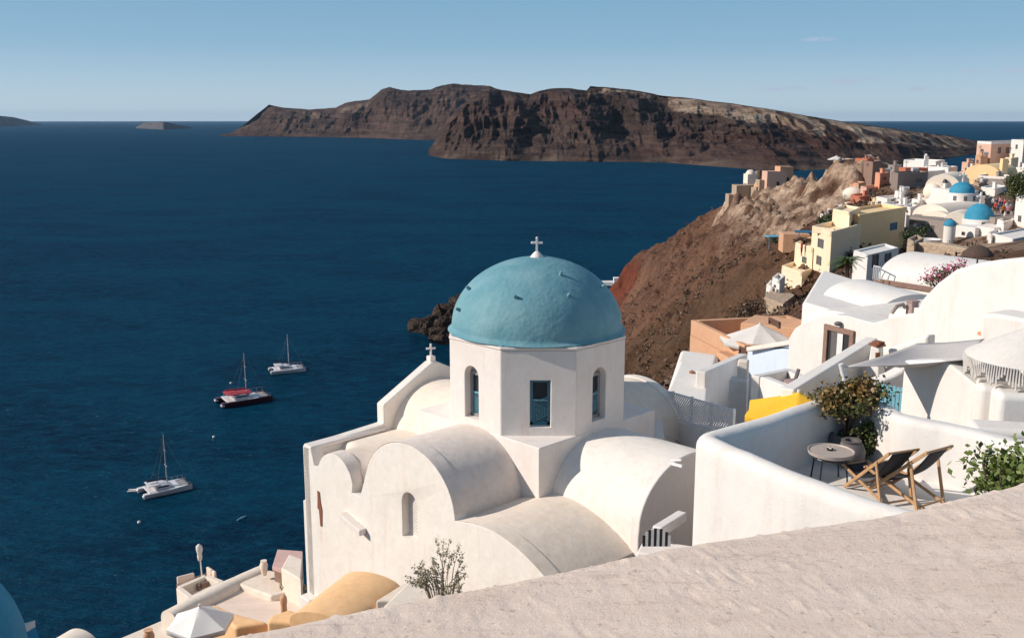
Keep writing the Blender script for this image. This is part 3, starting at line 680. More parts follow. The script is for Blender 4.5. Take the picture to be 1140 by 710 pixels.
for i, p in enumerate(pth):
    d = (pth[min(i+1, n-1)]-pth[max(i-1, 0)]).normalized(); nn = Vector((-d.y, d.x, 0))
    nn = nn.lerp(Vector((-.42, .9, 0)), .75).normalized()
    for o, z in pr:
        q = p+nn*o; w = fb(q.x*1.3, q.y*1.3, 0, 2)*.008+fb(q.x*9, q.y*14, 4, 5)*.0016+max(0, fb(q.x*22, q.y*22, 7, 3)-.3)*.010
        cr = abs(fb(q.x*1.3+q.y*.8, q.y*6, 11, 4)); w -= .004*max(0, 1-cr*22)
        if z > -.5: vs.append(Vector((q.x+nn.x*w*(1 if o > -.12 else 0), q.y+nn.y*w*(1 if o > -.12 else 0), ZF+z+w)))
        else: vs.append(Vector((q.x, q.y, ZF+z)))
m_ = len(pr)
mb.add(vs, [(i*m_+j, (i+1)*m_+j, (i+1)*m_+j+1, i*m_+j+1) for i in range(n-1) for j in range(m_-1)])
solo('rendered_wall', mb, M['gravel'], 'broad rough beige rendered wall top crossing the bottom of the photo in front', 'wall', smooth=180)
# ================================================================ TERRACE
ZT = -4.5; ZFl = -5.42
terr = thing('terrace', 'white walled terrace with rounded parapets holding the two deckchairs and round table', 'terrace', (5, 14, -9))
def wallpath(pts, thick, z, zb, name, mat, parent, rnd=.16, label=None, cat=None, zs=None, closed_fill=None):
    """wall with a rounded hand-plastered top following pts (centre line)"""
    P = catmull([Vector((p[0], p[1], 0)) for p in pts], 10); L = len(P); vs = []
    zz = [z]*L if zs is None else [float(np.interp(i/(L-1)*(len(zs)-1), range(len(zs)), zs)) for i in range(L)]
    h = thick/2; r = min(rnd, h)
    prof = [(-h, zb)]+[(-h, None)]+[(-h+r-r*math.cos(a), -r+r*math.sin(a)) for a in np.linspace(0, PI/2, 6)]+[(h-r+r*math.sin(a), -r+r*math.cos(a)) for a in np.linspace(0, PI/2, 6)]+[(h, None), (h, zb)]
    for i, p in enumerate(P):
        d = (P[min(i+1, L-1)]-P[max(i-1, 0)]).normalized(); nn = Vector((d.y, -d.x, 0))
        for o, q in prof:
            Zz = zz[i]-.35 if q is None else (zb if q == zb else zz[i]+q)
            w = fb(p.x*.9+o, p.y*.9, 2, 3)*.03
            vs.append(Vector((p.x, p.y, 0))+nn*(o+w*(1 if q != zb else 1))+Vector((0, 0, Zz+(fb(p.x*.8, p.y*.8, 6, 3)*.02 if q not in (None, zb) else 0))))
    m = len(prof); f = [(i*m+j, (i+1)*m+j, (i+1)*m+j+1, i*m+j+1) for i in range(L-1) for j in range(m-1)]
    f += [tuple(range(m)), tuple(reversed(range((L-1)*m, L*m)))]
    mb = MB(); mb.add(vs, f); 
    if parent is None: return solo(name, mb, M[mat], label, cat, smooth=50)
    return mk(name, mb, M[mat], parent, smooth=50)
def z_at(pts, z): return [PZ(x, y, z) for x, y in pts]
wallpath(z_at([(1120, 592), (1050, 577), (985, 562), (930, 544), (872, 522), (828, 503), (800, 490), (790, 483), (806, 477), (850, 465), (905, 448), (950, 436)], ZT), .36, ZT, -9.6, 'parapet', 'bright', terr, .17)
wallpath(z_at([(960, 440), (985, 451), (1010, 463), (1060, 473), (1140, 491), (1230, 512)], ZT), .34, ZT, -9, 'back_wall', 'bright', terr, .12)
fl = z_at([(812, 520), (905, 480), (980, 478), (1240, 535), (1240, 640), (1000, 640)], ZFl)
mb = MB(); A_ = PZ(800, 490, ZT); 
fp = [(PZ(793, 487, ZT).x+.1, PZ(793, 487, ZT).y), (PZ(1120, 592, ZT).x, PZ(1120, 592, ZT).y), (8.5, 9.2), (PZ(1230, 512, ZT).x, PZ(1230, 512, ZT).y), (PZ(985, 451, ZT).x, PZ(985, 451, ZT).y), (PZ(950, 436, ZT).x, PZ(950, 436, ZT).y)]
mb.prism(fp, ZFl-.4, ZFl); mk('floor', mb, M['bright'], terr)
# ---- table
def coffee_table():
    P = PZ(925, 503, ZFl+.47); t = thing('round_table', 'small round stone topped table on thin black legs beside the deckchairs', 'table', (P.x, P.y, ZFl))
    mb = MB(); mb.lathe([(.30, .43), (.335, .45), (.345, .5), (.33, .5), (.322, .485), (.0, .482)], (0, 0, 0), 40); mk('tabletop', mb, M['tabletop'], t, local=True, smooth=40)
    for k in range(4):
        a = PI/4+k*PI/2; mb = MB(); mb.tube([(.25*math.cos(a), .25*math.sin(a), .44), (.30*math.cos(a), .30*math.sin(a), 0)], .013, 8); mk('leg', mb, M['black'], t, local=True)
    mb = MB(); mb.tube([(.27*math.cos(a), .27*math.sin(a), .40) for a in np.linspace(0, 2*PI, 25)], .011, 6); mk('ring', mb, M['black'], t, local=True)
    a = thing('ashtray', 'little dark ashtray with cigarette ends on the round table', 'ashtray', (P.x, P.y+.05, ZFl+.485))
    mb = MB(); mb.lathe([(.045, 0), (.05, .03), (.04, .03), (.036, .01), (0, .01)], (0, 0, 0), 20); mk('bowl', mb, M['canvas'], a, local=True)
    mb = MB(); mb.tube([(-.01, 0, .02), (.06, .02, .045)], .006, 6); mb.tube([(.02, -.03, .02), (-.03, .03, .04)], .006, 6); mk('cigarette_end', mb, M['whitep'], a, local=True)
coffee_table()
# ---- deckchairs
def deckchair(label, loc, rz):
    t = thing('deckchair', label, 'deckchair', loc, rz, 'wooden deckchairs on the terrace')
    w = .30
    for s in (-1, 1):
        mb = MB(); mb.bar((s*w, .52, .03), (s*w, -.52, .98), .032, .055); mk('back_rail', mb, M['wood'], t, local=True, bevel=.006)
        mb = MB(); mb.bar((s*(w-.035), -.50, .03), (s*(w-.035), .62, .40), .03, .05); mk('seat_rail', mb, M['wood'], t, local=True, bevel=.006)
        mb = MB(); mb.bar((s*(w+.035), -.26, .76), (s*(w+.035), -.44, .02), .028, .05); mk('prop_leg', mb, M['wood'], t, local=True, bevel=.006)
    for nm, p, l in (('head_bar', (0, -.52, .98), w+.03), ('front_bar', (0, .62, .40), w+.0), ('foot_bar', (0, .50, .05), w+.0), ('rear_bar', (0, -.44, .06), w+.05)):
        mb = MB(); mb.tube([(-l, p[1], p[2]), (l, p[1], p[2])], .019, 10); mk(nm, mb, M['wood'], t, local=True, smooth=40)
    mb = MB(); vs = []; n = 24
    a = Vector((0, -.53, .985)); b = Vector((0, .62, .41)); c = Vector((0, .06, -.02))
    for i in range(n+1):
        q = i/n; p = a*(1-q)**2+c*2*q*(1-q)+b*q*q
        for x in (-.225, -.11, 0, .11, .225): vs.append(Vector((x, p.y, p.z+.012*(abs(x)/.225)**2)))
    f = [(i*5+j, i*5+j+1, (i+1)*5+j+1, (i+1)*5+j) for i in range(n) for j in range(4)]
    mb.add(vs, f); o = mk('canvas_sling', mb, M['canvas'], t, local=True, smooth=180)
    so_ = o.modifiers.new('S', 'SOLIDIFY'); so_.thickness = .006
    return t
def chair_at(px, py): return PZ(px, py, ZFl+.03)
for (px, py, fx, fy, s_, lab) in ((940, 541, -.36, .93, .84, 'wooden deckchair with dark canvas nearest the round table'), (966, 545, -.52, .85, .90, 'wooden deckchair with dark canvas set against the open right side of the terrace')):
    F = Vector((fx, fy, 0)).normalized(); foot = chair_at(px, py); c = foot-F*.52*s_+Vector((F.y, -F.x, 0))*.3*s_
    deckchair(lab, (c.x, c.y, ZFl), math.atan2(F.y, F.x)-PI/2).scale = (s_, s_, s_)
# ---- plants on the terrace
def potplant(name, label, P, z0, R, n, leaf, mat, seed, h=1.0, pot=None, potr=.25, poth=.35, potmat='pot', clumps=16, stems=7, twig='trunk'):
    t = thing(name, label, 'plant', (P.x, P.y, z0)); rng = random.Random(seed); base = 0
    if pot:
        mb = MB(); mb.lathe([(potr*.62, 0), (potr*.95, poth*.45), (potr, poth*.8), (potr*.88, poth), (potr*.74, poth*.97), (potr*.7, poth*.8), (0, poth*.8)], (0, 0, 0), 24, .05); mk('pot', mb, M[potmat], t, local=True, smooth=50); base = poth*.8
    mb = MB()
    for k in range(stems):
        a = rng.uniform(0, 6.3); r = rng.uniform(.2, .75); e = Vector((math.cos(a)*R[0]*r, math.sin(a)*R[1]*r, h+rng.uniform(-.5, .6)*R[2])); m = Vector((e.x*.35, e.y*.35, (base+e.z)*.5))
        mb.tube([(0, 0, base-.03), m, e], [.018, .013, .006], 5)
    mk('stems', mb, M[twig], t, local=True)
    mb = MB(); mb.leaves((0, 0, h), R, n, leaf, rng, clumps, .42); mk('foliage', mb, M[mat], t, local=True)
    return t
P = PZ(948, 516, ZFl); potplant('bushy_shrub', 'russet and green bushy shrub in a dark pot in the terrace corner behind the table', Vector((P.x-.02, P.y+.3, 0)), ZFl, (.66, .5, .36), 3800, .07, 'leafr', 4, 1.02, 'y', .27, .42, 'pot', 30, 14)
P = PZ(962, 512, ZFl); potplant('green_plant', 'low green leafy plant between the grey pot and the nearer deckchair', Vector((P.x+.12, P.y, 0)), ZFl, (.3, .25, .26), 900, .07, 'leaf', 8, .42, None, clumps=12)
mb = MB(); P = PZ(946, 519, ZFl); mb.lathe([(.12, 0), (.22, .12), (.24, .26), (.19, .38), (.15, .41), (.16, .44), (.1, .44), (.09, .3)], (P.x, P.y, ZFl), 24, .06); solo('round_pot', mb, M['pot'], 'round grey clay pot standing on the terrace floor behind the table', 'pot', smooth=50)
P = PZ(1130, 545, -2.2); potplant('green_shrub', 'bright green shrub rising behind the rough beige wall at the right edge', Vector((P.x, P.y, 0)), -2.9, (.36, .28, .27), 2400, .045, 'leafb', 12, .80, None, clumps=22, stems=16)
mb = MB(); mb.box((P.x+.1, P.y+.05, -5.2), (1.1, .7, 4.7), rad(-15)); solo('planter', mb, M['bright'], 'white masonry planter under the bright green shrub at the right edge', 'planter', bevel=.04)
# thin shrub in front of the church
P = PY(492, 650, 15.5); zg = PY(492, 668, 15.5).z
t = thing('wispy_shrub', 'wispy grey green shrub in front of the church wall', 'plant', (P.x, P.y, zg)); rng = random.Random(21)
st = MB(); lf = MB()
for k in range(38):
    bx = rng.uniform(-.5, .45); e = Vector((bx+rng.gauss(0, .1), rng.gauss(0, .18), rng.uniform(.3, .62)+(.45 if -.05 < bx < .42 and rng.random() < .4 else 0)))
    m = Vector((bx*.6, rng.gauss(0, .08), e.z*.5)); st.tube([(bx*.35, 0, -.1), m, e], [.010, .007, .003], 4)
    for j in range(22):
        q = rng.uniform(.35, 1.05); p = (m.lerp(e, q)); lf.leaves(p, (.04, .04, .05), 2, .042, rng, 1, .9)
mk('stems', st, M['twig'], t, local=True); mk('foliage', lf, M['leafs'], t, local=True)
mb = MB(); mb.box((P.x+.1, P.y+.1, zg-2.2), (2.0, 1.0, 4.2), rad(-20)); solo('planter', mb, M['roof'], 'rough masonry planter under the wispy shrub', 'planter', bevel=.05)
# ================================================================ WHITE HOUSES BEHIND THE TERRACE
def V2(p): return (p.x, p.y)
# low wall with sloping top right behind the terrace, and wall over it
def slab(name, label, cat, A, B, tops, zb, thick, mat, bev=.05, parent=None):
    """upright wall between A and B (xy), tops = [(s 0..1, z)], thickened away from the camera"""
    A = Vector((A[0], A[1], 0)); B = Vector((B[0], B[1], 0)); d = B-A; L = d.length; t = d/L; nn = Vector((-t.y, t.x, 0))
    if nn.y < 0: nn = -nn
    prof = [(0, zb)]+[(s*L, z) for s, z in tops]+[(L, zb)]
    mb = MB(); mb.extr(prof, A, t, Zv, nn*thick)
    if parent is not None: return mk(name, mb, M[mat], parent, bevel=bev, seg=3)
    return solo(name, mb, M[mat], label, cat, bevel=bev, seg=3)
A = PY(1006, 401, 18.5); B = PY(1098, 438, 16.6)
slab('stair_wall', 'white wall with sloping top right of the turquoise gate', 'wall', A, B, [(0, A.z), (.45, PY(1050, 401, 17.6).z), (.52, PY(1054, 402, 17.5).z), (1, B.z)], -7.5, .5, 'bright')
# stepped white blocks on the right
st = thing('steps', 'white rounded steps at the right edge above the terrace wall', 'steps', (7.8, 15.6, -8))
for (px, py, Y, w, d_, h, rz) in ((1165, 441, 15.9, 1.25, 1.0, 3, -12), (1112, 430, 16.5, .42, .9, 3, -12), (1172, 481, 15.0, 2.2, .6, 2.5, -12)):
    p = PY(px, py, Y); mb = MB(); mb.box((p.x, p.y+d_/2, p.z-h/2), (w, d_, h), rad(rz)); mk('step', mb, M['bright'], st, bevel=.12, seg=4)
A = PY(1040, 478, 15.6); B = PY(1098, 462, 16.4)
# turquoise gate
gt = thing('wooden_gate', 'small turquoise slatted gate between the shrub and the sloping white wall', 'gate', PY(995, 460, 18.6))
A = PY(983, 429, 18.9); B = PY(1005, 427, 18.6); d = (Vector(V2(B))-Vector(V2(A))); 
for k in range(6):
    q = k/5; x = A.x+d.x*q; y = A.y+d.y*q; mb = MB(); mb.box((x, y, A.z-.40+.01*(k % 2)), (.058, .02, .86), math.atan2(d.y, d.x)); mk('slat', mb, M['turq'], gt)
for z in (-.12, -.6):
    mb = MB(); mb.bar((A.x, A.y-.025, A.z+z), (B.x, B.y-.025, B.z+z), .02, .05); mk('cross_rail', mb, M['turq'], gt)
# big plain wall, upper right
A = PY(1008, 400, 24); B = PY(1230, 380, 19.0)
T = lambda px, py: (px, py)
tops = []
dAB = Vector((B.x-A.x, B.y-A.y)); 
for px, py in ((1013, 372), (1017, 348), (1026, 332), (1042, 315), (1062, 300), (1085, 293), (1110, 289), (1140, 286), (1200, 284)):
    p = onface(A, B, px, py); tops.append(((Vector((p.x-A.x, p.y-A.y)).dot(dAB))/dAB.length_squared, p.z))
big = thing('white_house', 'large plain white house wall with curved top rising at the right edge', 'house', (A.x+2, A.y, -9))
slab('wall', None, None, V2(A), V2(B), tops, -9, 7, 'bright', .12, big)
p = onface(A, B, 1093, 371); mb = MB(); mb.box((p.x-.02, p.y-.05, p.z), (.16, .1, .07), math.atan2(dAB.y, dAB.x)); mk('spout', mb, M['orange'], big)
A2 = PY(1092, 349, 19.8); B2 = PY(1260, 349, 17.5)
slab('annex_wall', None, None, V2(A2), V2(B2), [(0, A2.z), (.1, A2.z+.05), (1, A2.z)], -8.5, .8, 'bright', .1, big)
A3 = PY(1052, 402, 19.6); B3 = PY(1240, 415, 17.4)
slab('annex_wall', None, None, V2(A3), V2(B3), [(0, A3.z-.3), (.25, A3.z+.1), (1, A3.z+.1)], -8.5, .5, 'white', .06, big)
# shade sail
sl_ = thing('shade_sail', 'grey triangular shade sail stretched from a white pole to the wall', 'shade sail', PY(938, 433, 17.6))
c = [PY(941, 408, 17.6), PY(1021, 382, 19.6), PY(1096, 377, 18.9), PY(1083, 399, 17.3)]
vs = []; n = 16
mb = MB()
for i in range(n+1):
    for j in range(n+1):
        u, v = i/n, j/n
        p = (c[0]*(1-u)*(1-v)+c[1]*(1-u)*v+c[3]*u*(1-v)+c[2]*u*v)
        s_ = math.sin(PI*v)*math.sin(PI*u); cen_ = (c[0]+c[1]+c[2]+c[3])/4
        e_ = .11*(math.sin(PI*u)*abs(2*v-1)**3+math.sin(PI*v)*abs(2*u-1)**3); p = p+(cen_-p)*e_
        p = p+Vector((0, 0, -.22*s_-.05*math.sin(PI*u)*(1-v)))
        vs.append(p)
mb.add(vs, [(i*(n+1)+j, (i+1)*(n+1)+j, (i+1)*(n+1)+j+1, i*(n+1)+j+1) for i in range(n) for j in range(n)])
sc_ = mk('sail_cloth', mb, M['greycloth'], sl_, smooth=180); sc_.modifiers.new('S', 'SOLIDIFY').thickness = .012
a = PY(936, 405, 17.6); b = PY(943, 434, 17.6); mb = MB(); mb.tube([b+(b-a)*1.2, a], .045, 10); mk('pole', mb, M['whitep'], sl_, smooth=40)
mb = MB(); mb.tube([a, c[0]], .01, 5); mk('rope', mb, M['greyp'], sl_)
# fringed parasol
P = PY(1152, 384, 17.0); zr = PY(1100, 404, 16.6).z
pa = thing('fringed_parasol', 'cream fringed macrame parasol at the right edge under the white wall', 'parasol', (P.x, P.y, -7.2))
R = P.x-PY(1080, 400, 17).x; mb = MB(); mb.lathe([(R, zr+7.2), (R*.98, zr+7.23), (R*.5, zr+7.52), (.06, zr+7.78), (.0, zr+7.8)], (0, 0, 0), 40); mk('canopy', mb, M['cloth'], pa, local=True, smooth=50)
fr = MB(); rng = random.Random(2)
for k in range(150):
    a = 2*PI*k/150; sc2 = .5+.5*abs(math.sin(a*9)); L = .06+.27*sc2**2+rng.uniform(-.03, .03); x, y = R*math.cos(a), R*math.sin(a)
    fr.tube([(x, y, zr+7.21), (x*1.01, y*1.01, zr+7.2-L*.5), (x*1.0+rng.uniform(-.01, .01), y+rng.uniform(-.01, .01), zr+7.2-L)], [.010, .014, .022], 5)
mk('fringe', fr, M['cloth'], pa, local=True, smooth=60)
mb = MB(); mb.tube([(0, 0, 0), (0, 0, zr+7.65)], .025, 8); mk('pole', mb, M['wood'], pa, local=True)
# chimney with slanted body and diagonal stair wall
A = PY(884, 434, 19.5); B = PY(978, 376, 22.5); 
slab('stair_wall', 'white diagonal stair parapet rising towards the chimney', 'wall', V2(A), V2(PY(978, 376, 22.5)), [(0, A.z), (1, B.z)], -8.8, .3, 'bright')
ch = thing('chimney', 'short tapered white chimney with brick cap and small opening', 'chimney', PY(975, 440, 21.6)); p = PY(974, 420, 21.6); zt = PY(974, 385, 21.6).z; zb_ = PY(974, 447, 21.6).z
mb = MB(); mb.lathe([(.32, zb_), (.27, zb_+.5), (.17, zt-.28), (.15, zt)], (p.x, p.y, 0), 4); mk('stack', mb, M['bright'], ch, bevel=.04, seg=3)
mb = MB(); mb.box((p.x, p.y, zt+.03), (.26, .26, .05), rad(20)); mb.box((p.x+.02, p.y, zt+.08), (.2, .2, .05), rad(30)); mk('cap', mb, M['rust'], ch, bevel=.01)
mb = MB(); mb.box((p.x-.04, p.y-.17, zt-.17), (.09, .05, .11), rad(0)); mk('opening', mb, M['rust'], ch)
A = PY(975, 440, 20.6); B = PY(1010, 392, 21.8)
slab('curved_wall', 'pale low wall curving up behind the shade sail pole', 'wall', V2(PY(942, 437, 20.2)), V2(PY(1010, 400, 20.6)), [(0, PY(942, 437, 20.2).z), (.45, PY(970, 428, 20.3).z), (.8, PY(992, 418, 20.5).z), (1, PY(1008, 410, 20.6).z)], -8.6, .35, 'bright', .08)
A = PY(1016, 440, 20.6)
slab('white_wall', 'white wall below the shade sail behind the turquoise gate', 'wall', V2(PY(944, 405, 22.8)), V2(PY(1030, 405, 20.9)), [(0, PY(944, 402, 22.8).z), (1, PY(1030, 372, 20.9).z)], -8.8, .3, 'bright', .08)
# house with the brown framed door
dh = thing('white_house', 'white cave house with two curved vault fronts and a brown framed doorway', 'house', PY(925, 412, 30))
A = PY(877, 410, 31); B = PY(1020, 400, 26.5); dAB = Vector((B.x-A.x, B.y-A.y)); TT = []
for px, py in ((878, 376), (884, 366), (897, 357), (912, 351.5), (928, 350), (945, 352), (962, 357), (972, 359.5), (984, 356), (997, 351.5), (1012, 349), (1030, 348)):
    p = onface(A, B, px, py); TT.append(((Vector((p.x-A.x, p.y-A.y)).dot(dAB))/dAB.length_squared, p.z))
fw = slab('wall', None, None, V2(A), V2(B), TT, -11.5, .6, 'bright', .05, dh)
def facerect(A, B, x0, y0, x1, y1, off):
    """rectangle on the wall A-B covering the pixels given; returns centre, width, height, angle, outward normal"""
    p = onface(A, B, x0, (y0+y1)/2); q = onface(A, B, x1, (y0+y1)/2); a = onface(A, B, (x0+x1)/2, y0); b = onface(A, B, (x0+x1)/2, y1)
    d = Vector((q.x-p.x, q.y-p.y, 0)); w = d.length; d.normalize(); nn = Vector((d.y, -d.x, 0))
    if nn.dot(Vector((p.x, p.y, 0))) > 0: nn = -nn
    c = (p+q)/2; c.z = (a.z+b.z)/2; return c+nn*off, w, a.z-b.z, math.atan2(d.y, d.x), nn
def door_on(parent, A, B, r, frame, leaf, fw_=.16, name='door', cross_=False):
    c, w, h, an, nn = facerect(A, B, *r, 0); d = Vector((math.cos(an), math.sin(an), 0)); mb = MB()
    for s in (-1, 1): mb.box(c+d*s*(w/2-fw_/2)+nn*.03, (fw_, .10, h), an)
    mb.box(c+Zv*(h/2-fw_/2)+nn*.034, (w, .10, fw_), an); f = mk(name, mb, M[frame], parent)
    mb = MB(); mb.box(c+nn*.006-Zv*fw_/2, (w-2*fw_, .03, h-fw_), an); lf_ = mk('door_leaf' if name == 'door' else 'pane', mb, M[leaf], f)
    return f, c, w, h, an, nn, d
f, c, w_, h, an, nn, d = door_on(dh, A, B, (918, 364, 951, 411), 'trim', 'dark', .15)
mb = MB(); mb.box(c+d*-.14+nn*.03-Zv*.05, (.35, .02, h-.25), an); mk('door_panel', mb, M['shutter'], f)
mb = MB(); mb.box(c+d*.06+nn*.045-Zv*.05, (.22, .02, h-.25), an); mk('door_panel', mb, M['whitep'], f)
mb = MB(); mb.ball(c+Zv*(h/2+.12)+nn*.1, (.13, .1, .07), 10, 6); mk('door_lamp', mb, M['pot'], f, smooth=60)
def roofvault(label_unused, P0, P1, hw, zs, rise, zb, mat, parent, name='vault'):
    mb = MB(); mb.barrel(P0, P1, hw, zs, rise, zb, 28); return mk(name, mb, M[mat], parent, smooth=40)
dd = Vector((dAB.x, dAB.y, 0)).normalized(); nb = Vector((-dd.y, dd.x, 0)); 
if nb.y < 0: nb = -nb
for (x0, x1, ytop) in ((877, 972, 350), (972, 1075, 347)):
    a = onface(A, B, x0, 376); b = onface(A, B, x1, 376); m = (a+b)/2; hw = (a-b).xy.length/2; zc = onface(A, B, (x0+x1)/2, ytop).z; zs = onface(A, B, (x0+x1)/2, 372 if x0 < 900 else 366).z
    roofvault('', m+nb*.55, m+nb*6.2, hw, zs, zc-zs+.0, -11, 'white', dh)
# upper flat roof and long white roof behind
up = thing('white_house', 'long low white house with flat roof behind the doorway house', 'house', PY(960, 345, 38))
mb = MB(); ft = [PY(x, y, Y) for x, y, Y in ((893, 338, 37.5), (1034, 346, 31), (1062, 322, 36), (915, 309, 46))]
mb.prism([V2(p) for p in ft], -13, PY(893, 336, 37.5).z); mk('wall', mb, M['bright'], up, bevel=.15, seg=4)
mb = MB(); mb.barrel(V2(PY(952, 330, 39.5)), V2(PY(1018, 332, 36)), 1.5, PY(893, 336, 37.5).z-.2, .75, -12, 24); mk('vault', mb, M['bright'], up, smooth=60)
# pinkish pot chimney
mb = MB(); p = PY(1015, 349, 27.5); z1 = PY(1015, 336, 27.5).z; mb.box((p.x, p.y, (p.z+z1)/2-.1), (.24, .24, z1-p.z+.2), rad(20)); mb.box((p.x, p.y, z1+.02), (.30, .30, .05), rad(20)); solo('pink_stone_chimney', mb, M['pinkpot'], 'stubby pink stone chimney pot between the two white roofs', 'chimney', bevel=.02)
mb = MB(); p = PY(1003, 345, 27.5); mb.tube([p+Vector((-.25, 0, -.1)), p+Vector((-.12, 0, .12)), p+Vector((.05, 0, .16)), p+Vector((.12, 0, .05))], [.05, .06, .06, .05], 8); solo('curved_spout', mb, M['stone'], 'curved stone spout on the roof beside the pink chimney', 'spout', smooth=60)
# large vault with brown ledge
vh = thing('white_vaulted_house', 'white house with one large smooth vault roof above a brown stone ledge', 'house', PY(1005, 330, 42))
a = PY(974, 311, 46); b = PZ(1039, 321, a.z); dv = Vector((b.x-a.x, b.y-a.y, 0)); L = dv.length; dv.normalize(); nb2 = Vector((-dv.y, dv.x, 0)); nb2 = nb2 if nb2.y > 0 else -nb2
hw = 2.3; zc = PY(1009, 281, 47.2).z
mb = MB(); mb.barrel(a+nb2*(hw+.2), b+dv*3.2+nb2*(hw+.2), hw, a.z, zc-a.z, -14, 32); mk('vault', mb, M['bright'], vh, smooth=40)
zl = a.z; mb = MB(); mb.prism([V2(a-dv*.1), V2(b+dv*1.5), V2(b+dv*1.5+nb2*.5), V2(a-dv*.1+nb2*.5)], zl-.2, zl+.02); mk('ledge', mb, M['trim'], vh, bevel=.03)
mb = MB(); mb.prism([V2(a+nb2*.06), V2(b+dv*1.5+nb2*.06), V2(b+dv*1.5+nb2*.7), V2(a+nb2*.7)], -13.5, zl-.225); mk('wall', mb, M['white'], vh)
# roof railing posts left of the vault
rl = thing('roof_railing', 'thin white railing at the left foot of the large vault', 'railing', PY(972, 322, 46))
for k in range(5):
    p = PY(972+k*1.8, 311+k*.5, 46.5-k*.3); mb = MB(); mb.bar(p, p+Vector((0, 0, .65)), .04); mk('post', mb, M['whitep'], rl)
a = PY(972, 311, 46.5)+Vector((0, 0, .65)); b = PY(979.2, 313, 45.3)+Vector((0, 0, .65)); mb = MB(); mb.bar(a, b, .04); mk('handrail', mb, M['whitep'], rl)
# bougainvillea + thatched parasol
P = PY(1050, 306, 33); bg_ = thing('bougainvillea', 'pink flowering bougainvillea on the roof edge of the large white wall', 'plant', (P.x, P.y, P.z-.9)); rng = random.Random(9)
fo = MB(); fw2 = MB(); st = MB()
for q in range(20):
    t = q/19; c_ = PY(1031+40*t, 311-17*t+rng.uniform(-4, 4), 33+rng.uniform(-.4, .4)); 
    fw2.leaves(c_, (.24, .3, .20), 24, .075, rng, 4, .9); fo.leaves(c_-Vector((0, 0, .1)), (.2, .3, .14), 14, .1, rng, 3, .8); st.tube([P-Vector((0, 0, .9)), (P+c_)/2-Vector((0, 0, .3)), c_], [.03, .02, .008], 5)
tag(mk('flowers', fw2, M['magenta'], bg_), kind='stuff'); mk('foliage', fo, M['leaf'], bg_); mk('stems', st, M['trunk'], bg_)
P = PY(1089, 280, 34); tp = thing('thatched_parasol', 'brown thatched parasol on the roof terrace above the big white wall', 'parasol', (P.x, P.y, P.z-2)); 
mb = MB(); mb.lathe([(.52, 1.86), (.5, 1.95), (.3, 2.13), (.1, 2.22), (0, 2.23)], (0, 0, 0), 22, .12); mk('canopy', mb, M['thatch'], tp, local=True, smooth=60); mb = MB(); mb.tube([(0, 0, 0), (0, 0, 2)], .03, 6); mk('pole', mb, M['wood'], tp, local=True)
# yellow parasol + folded parasol
def parasol(name, label, P, ztop, R, rise, zfloor, mat, n=8, group=None, rz=0, polemat='whitep', sag=.05):
    t = thing(name, label, 'parasol', (P.x, P.y, zfloor), rz, group); h = ztop-zfloor
    mb = MB(); vs = []; m = 8; K = n*4
    for i in range(m+1):
        f = i/m
        for k in range(K):
            a = 2*PI*k/K; s = abs(((k/4) % 1)-.5)*2; am = (a % (2*PI/n))-PI/n; rr = R*f*(1+(math.cos(PI/n)/math.cos(am)-1)*min(1, f*1.5))*(1-.03*(1-s)*f)
            vs.append(Vector((rr*math.cos(a), rr*math.sin(a), h-rise*f**.9-sag*(1-s)*f)))
    for k in range(K): a = 2*PI*k/K; v = vs[m*K+k]; vs.append(v*1+Vector((0, 0, -.14)))
    mb.add(vs, [(i*K+k, (i+1)*K+k, (i+1)*K+(k+1) % K, i*K+(k+1) % K) for i in range(m+1) for k in range(K)])
    o = mk('canopy', mb, M[mat], t, local=True, smooth=22); o.modifiers.new('S', 'SOLIDIFY').thickness = .008
    mb = MB(); mb.tube([(0, 0, 0), (0, 0, h+.05)], .03, 8); mk('pole', mb, M[polemat], t, local=True)
    for k in range(n):
        a = 2*PI*k/n; mb = MB(); mb.bar((0, 0, h-.08), (R*.97*math.cos(a), R*.97*math.sin(a), h-rise-.03), .02); mk('rib', mb, M[polemat], t, local=True)
    return t
P = PY(889, 437, 19.5); parasol('yellow_parasol', 'bright yellow parasol on the lower terrace behind the terrace parapet', P, P.z+.02, 1.15, .42, -8.8, 'yellow', 6, rz=rad(12))
P = PY(846, 360, 43); parasol('white_parasol', 'large off white square-cut parasol on the roof terrace of the peach house', P, P.z, 1.75, .75, P.z-2.9, 'cloth', 8, rz=rad(20))
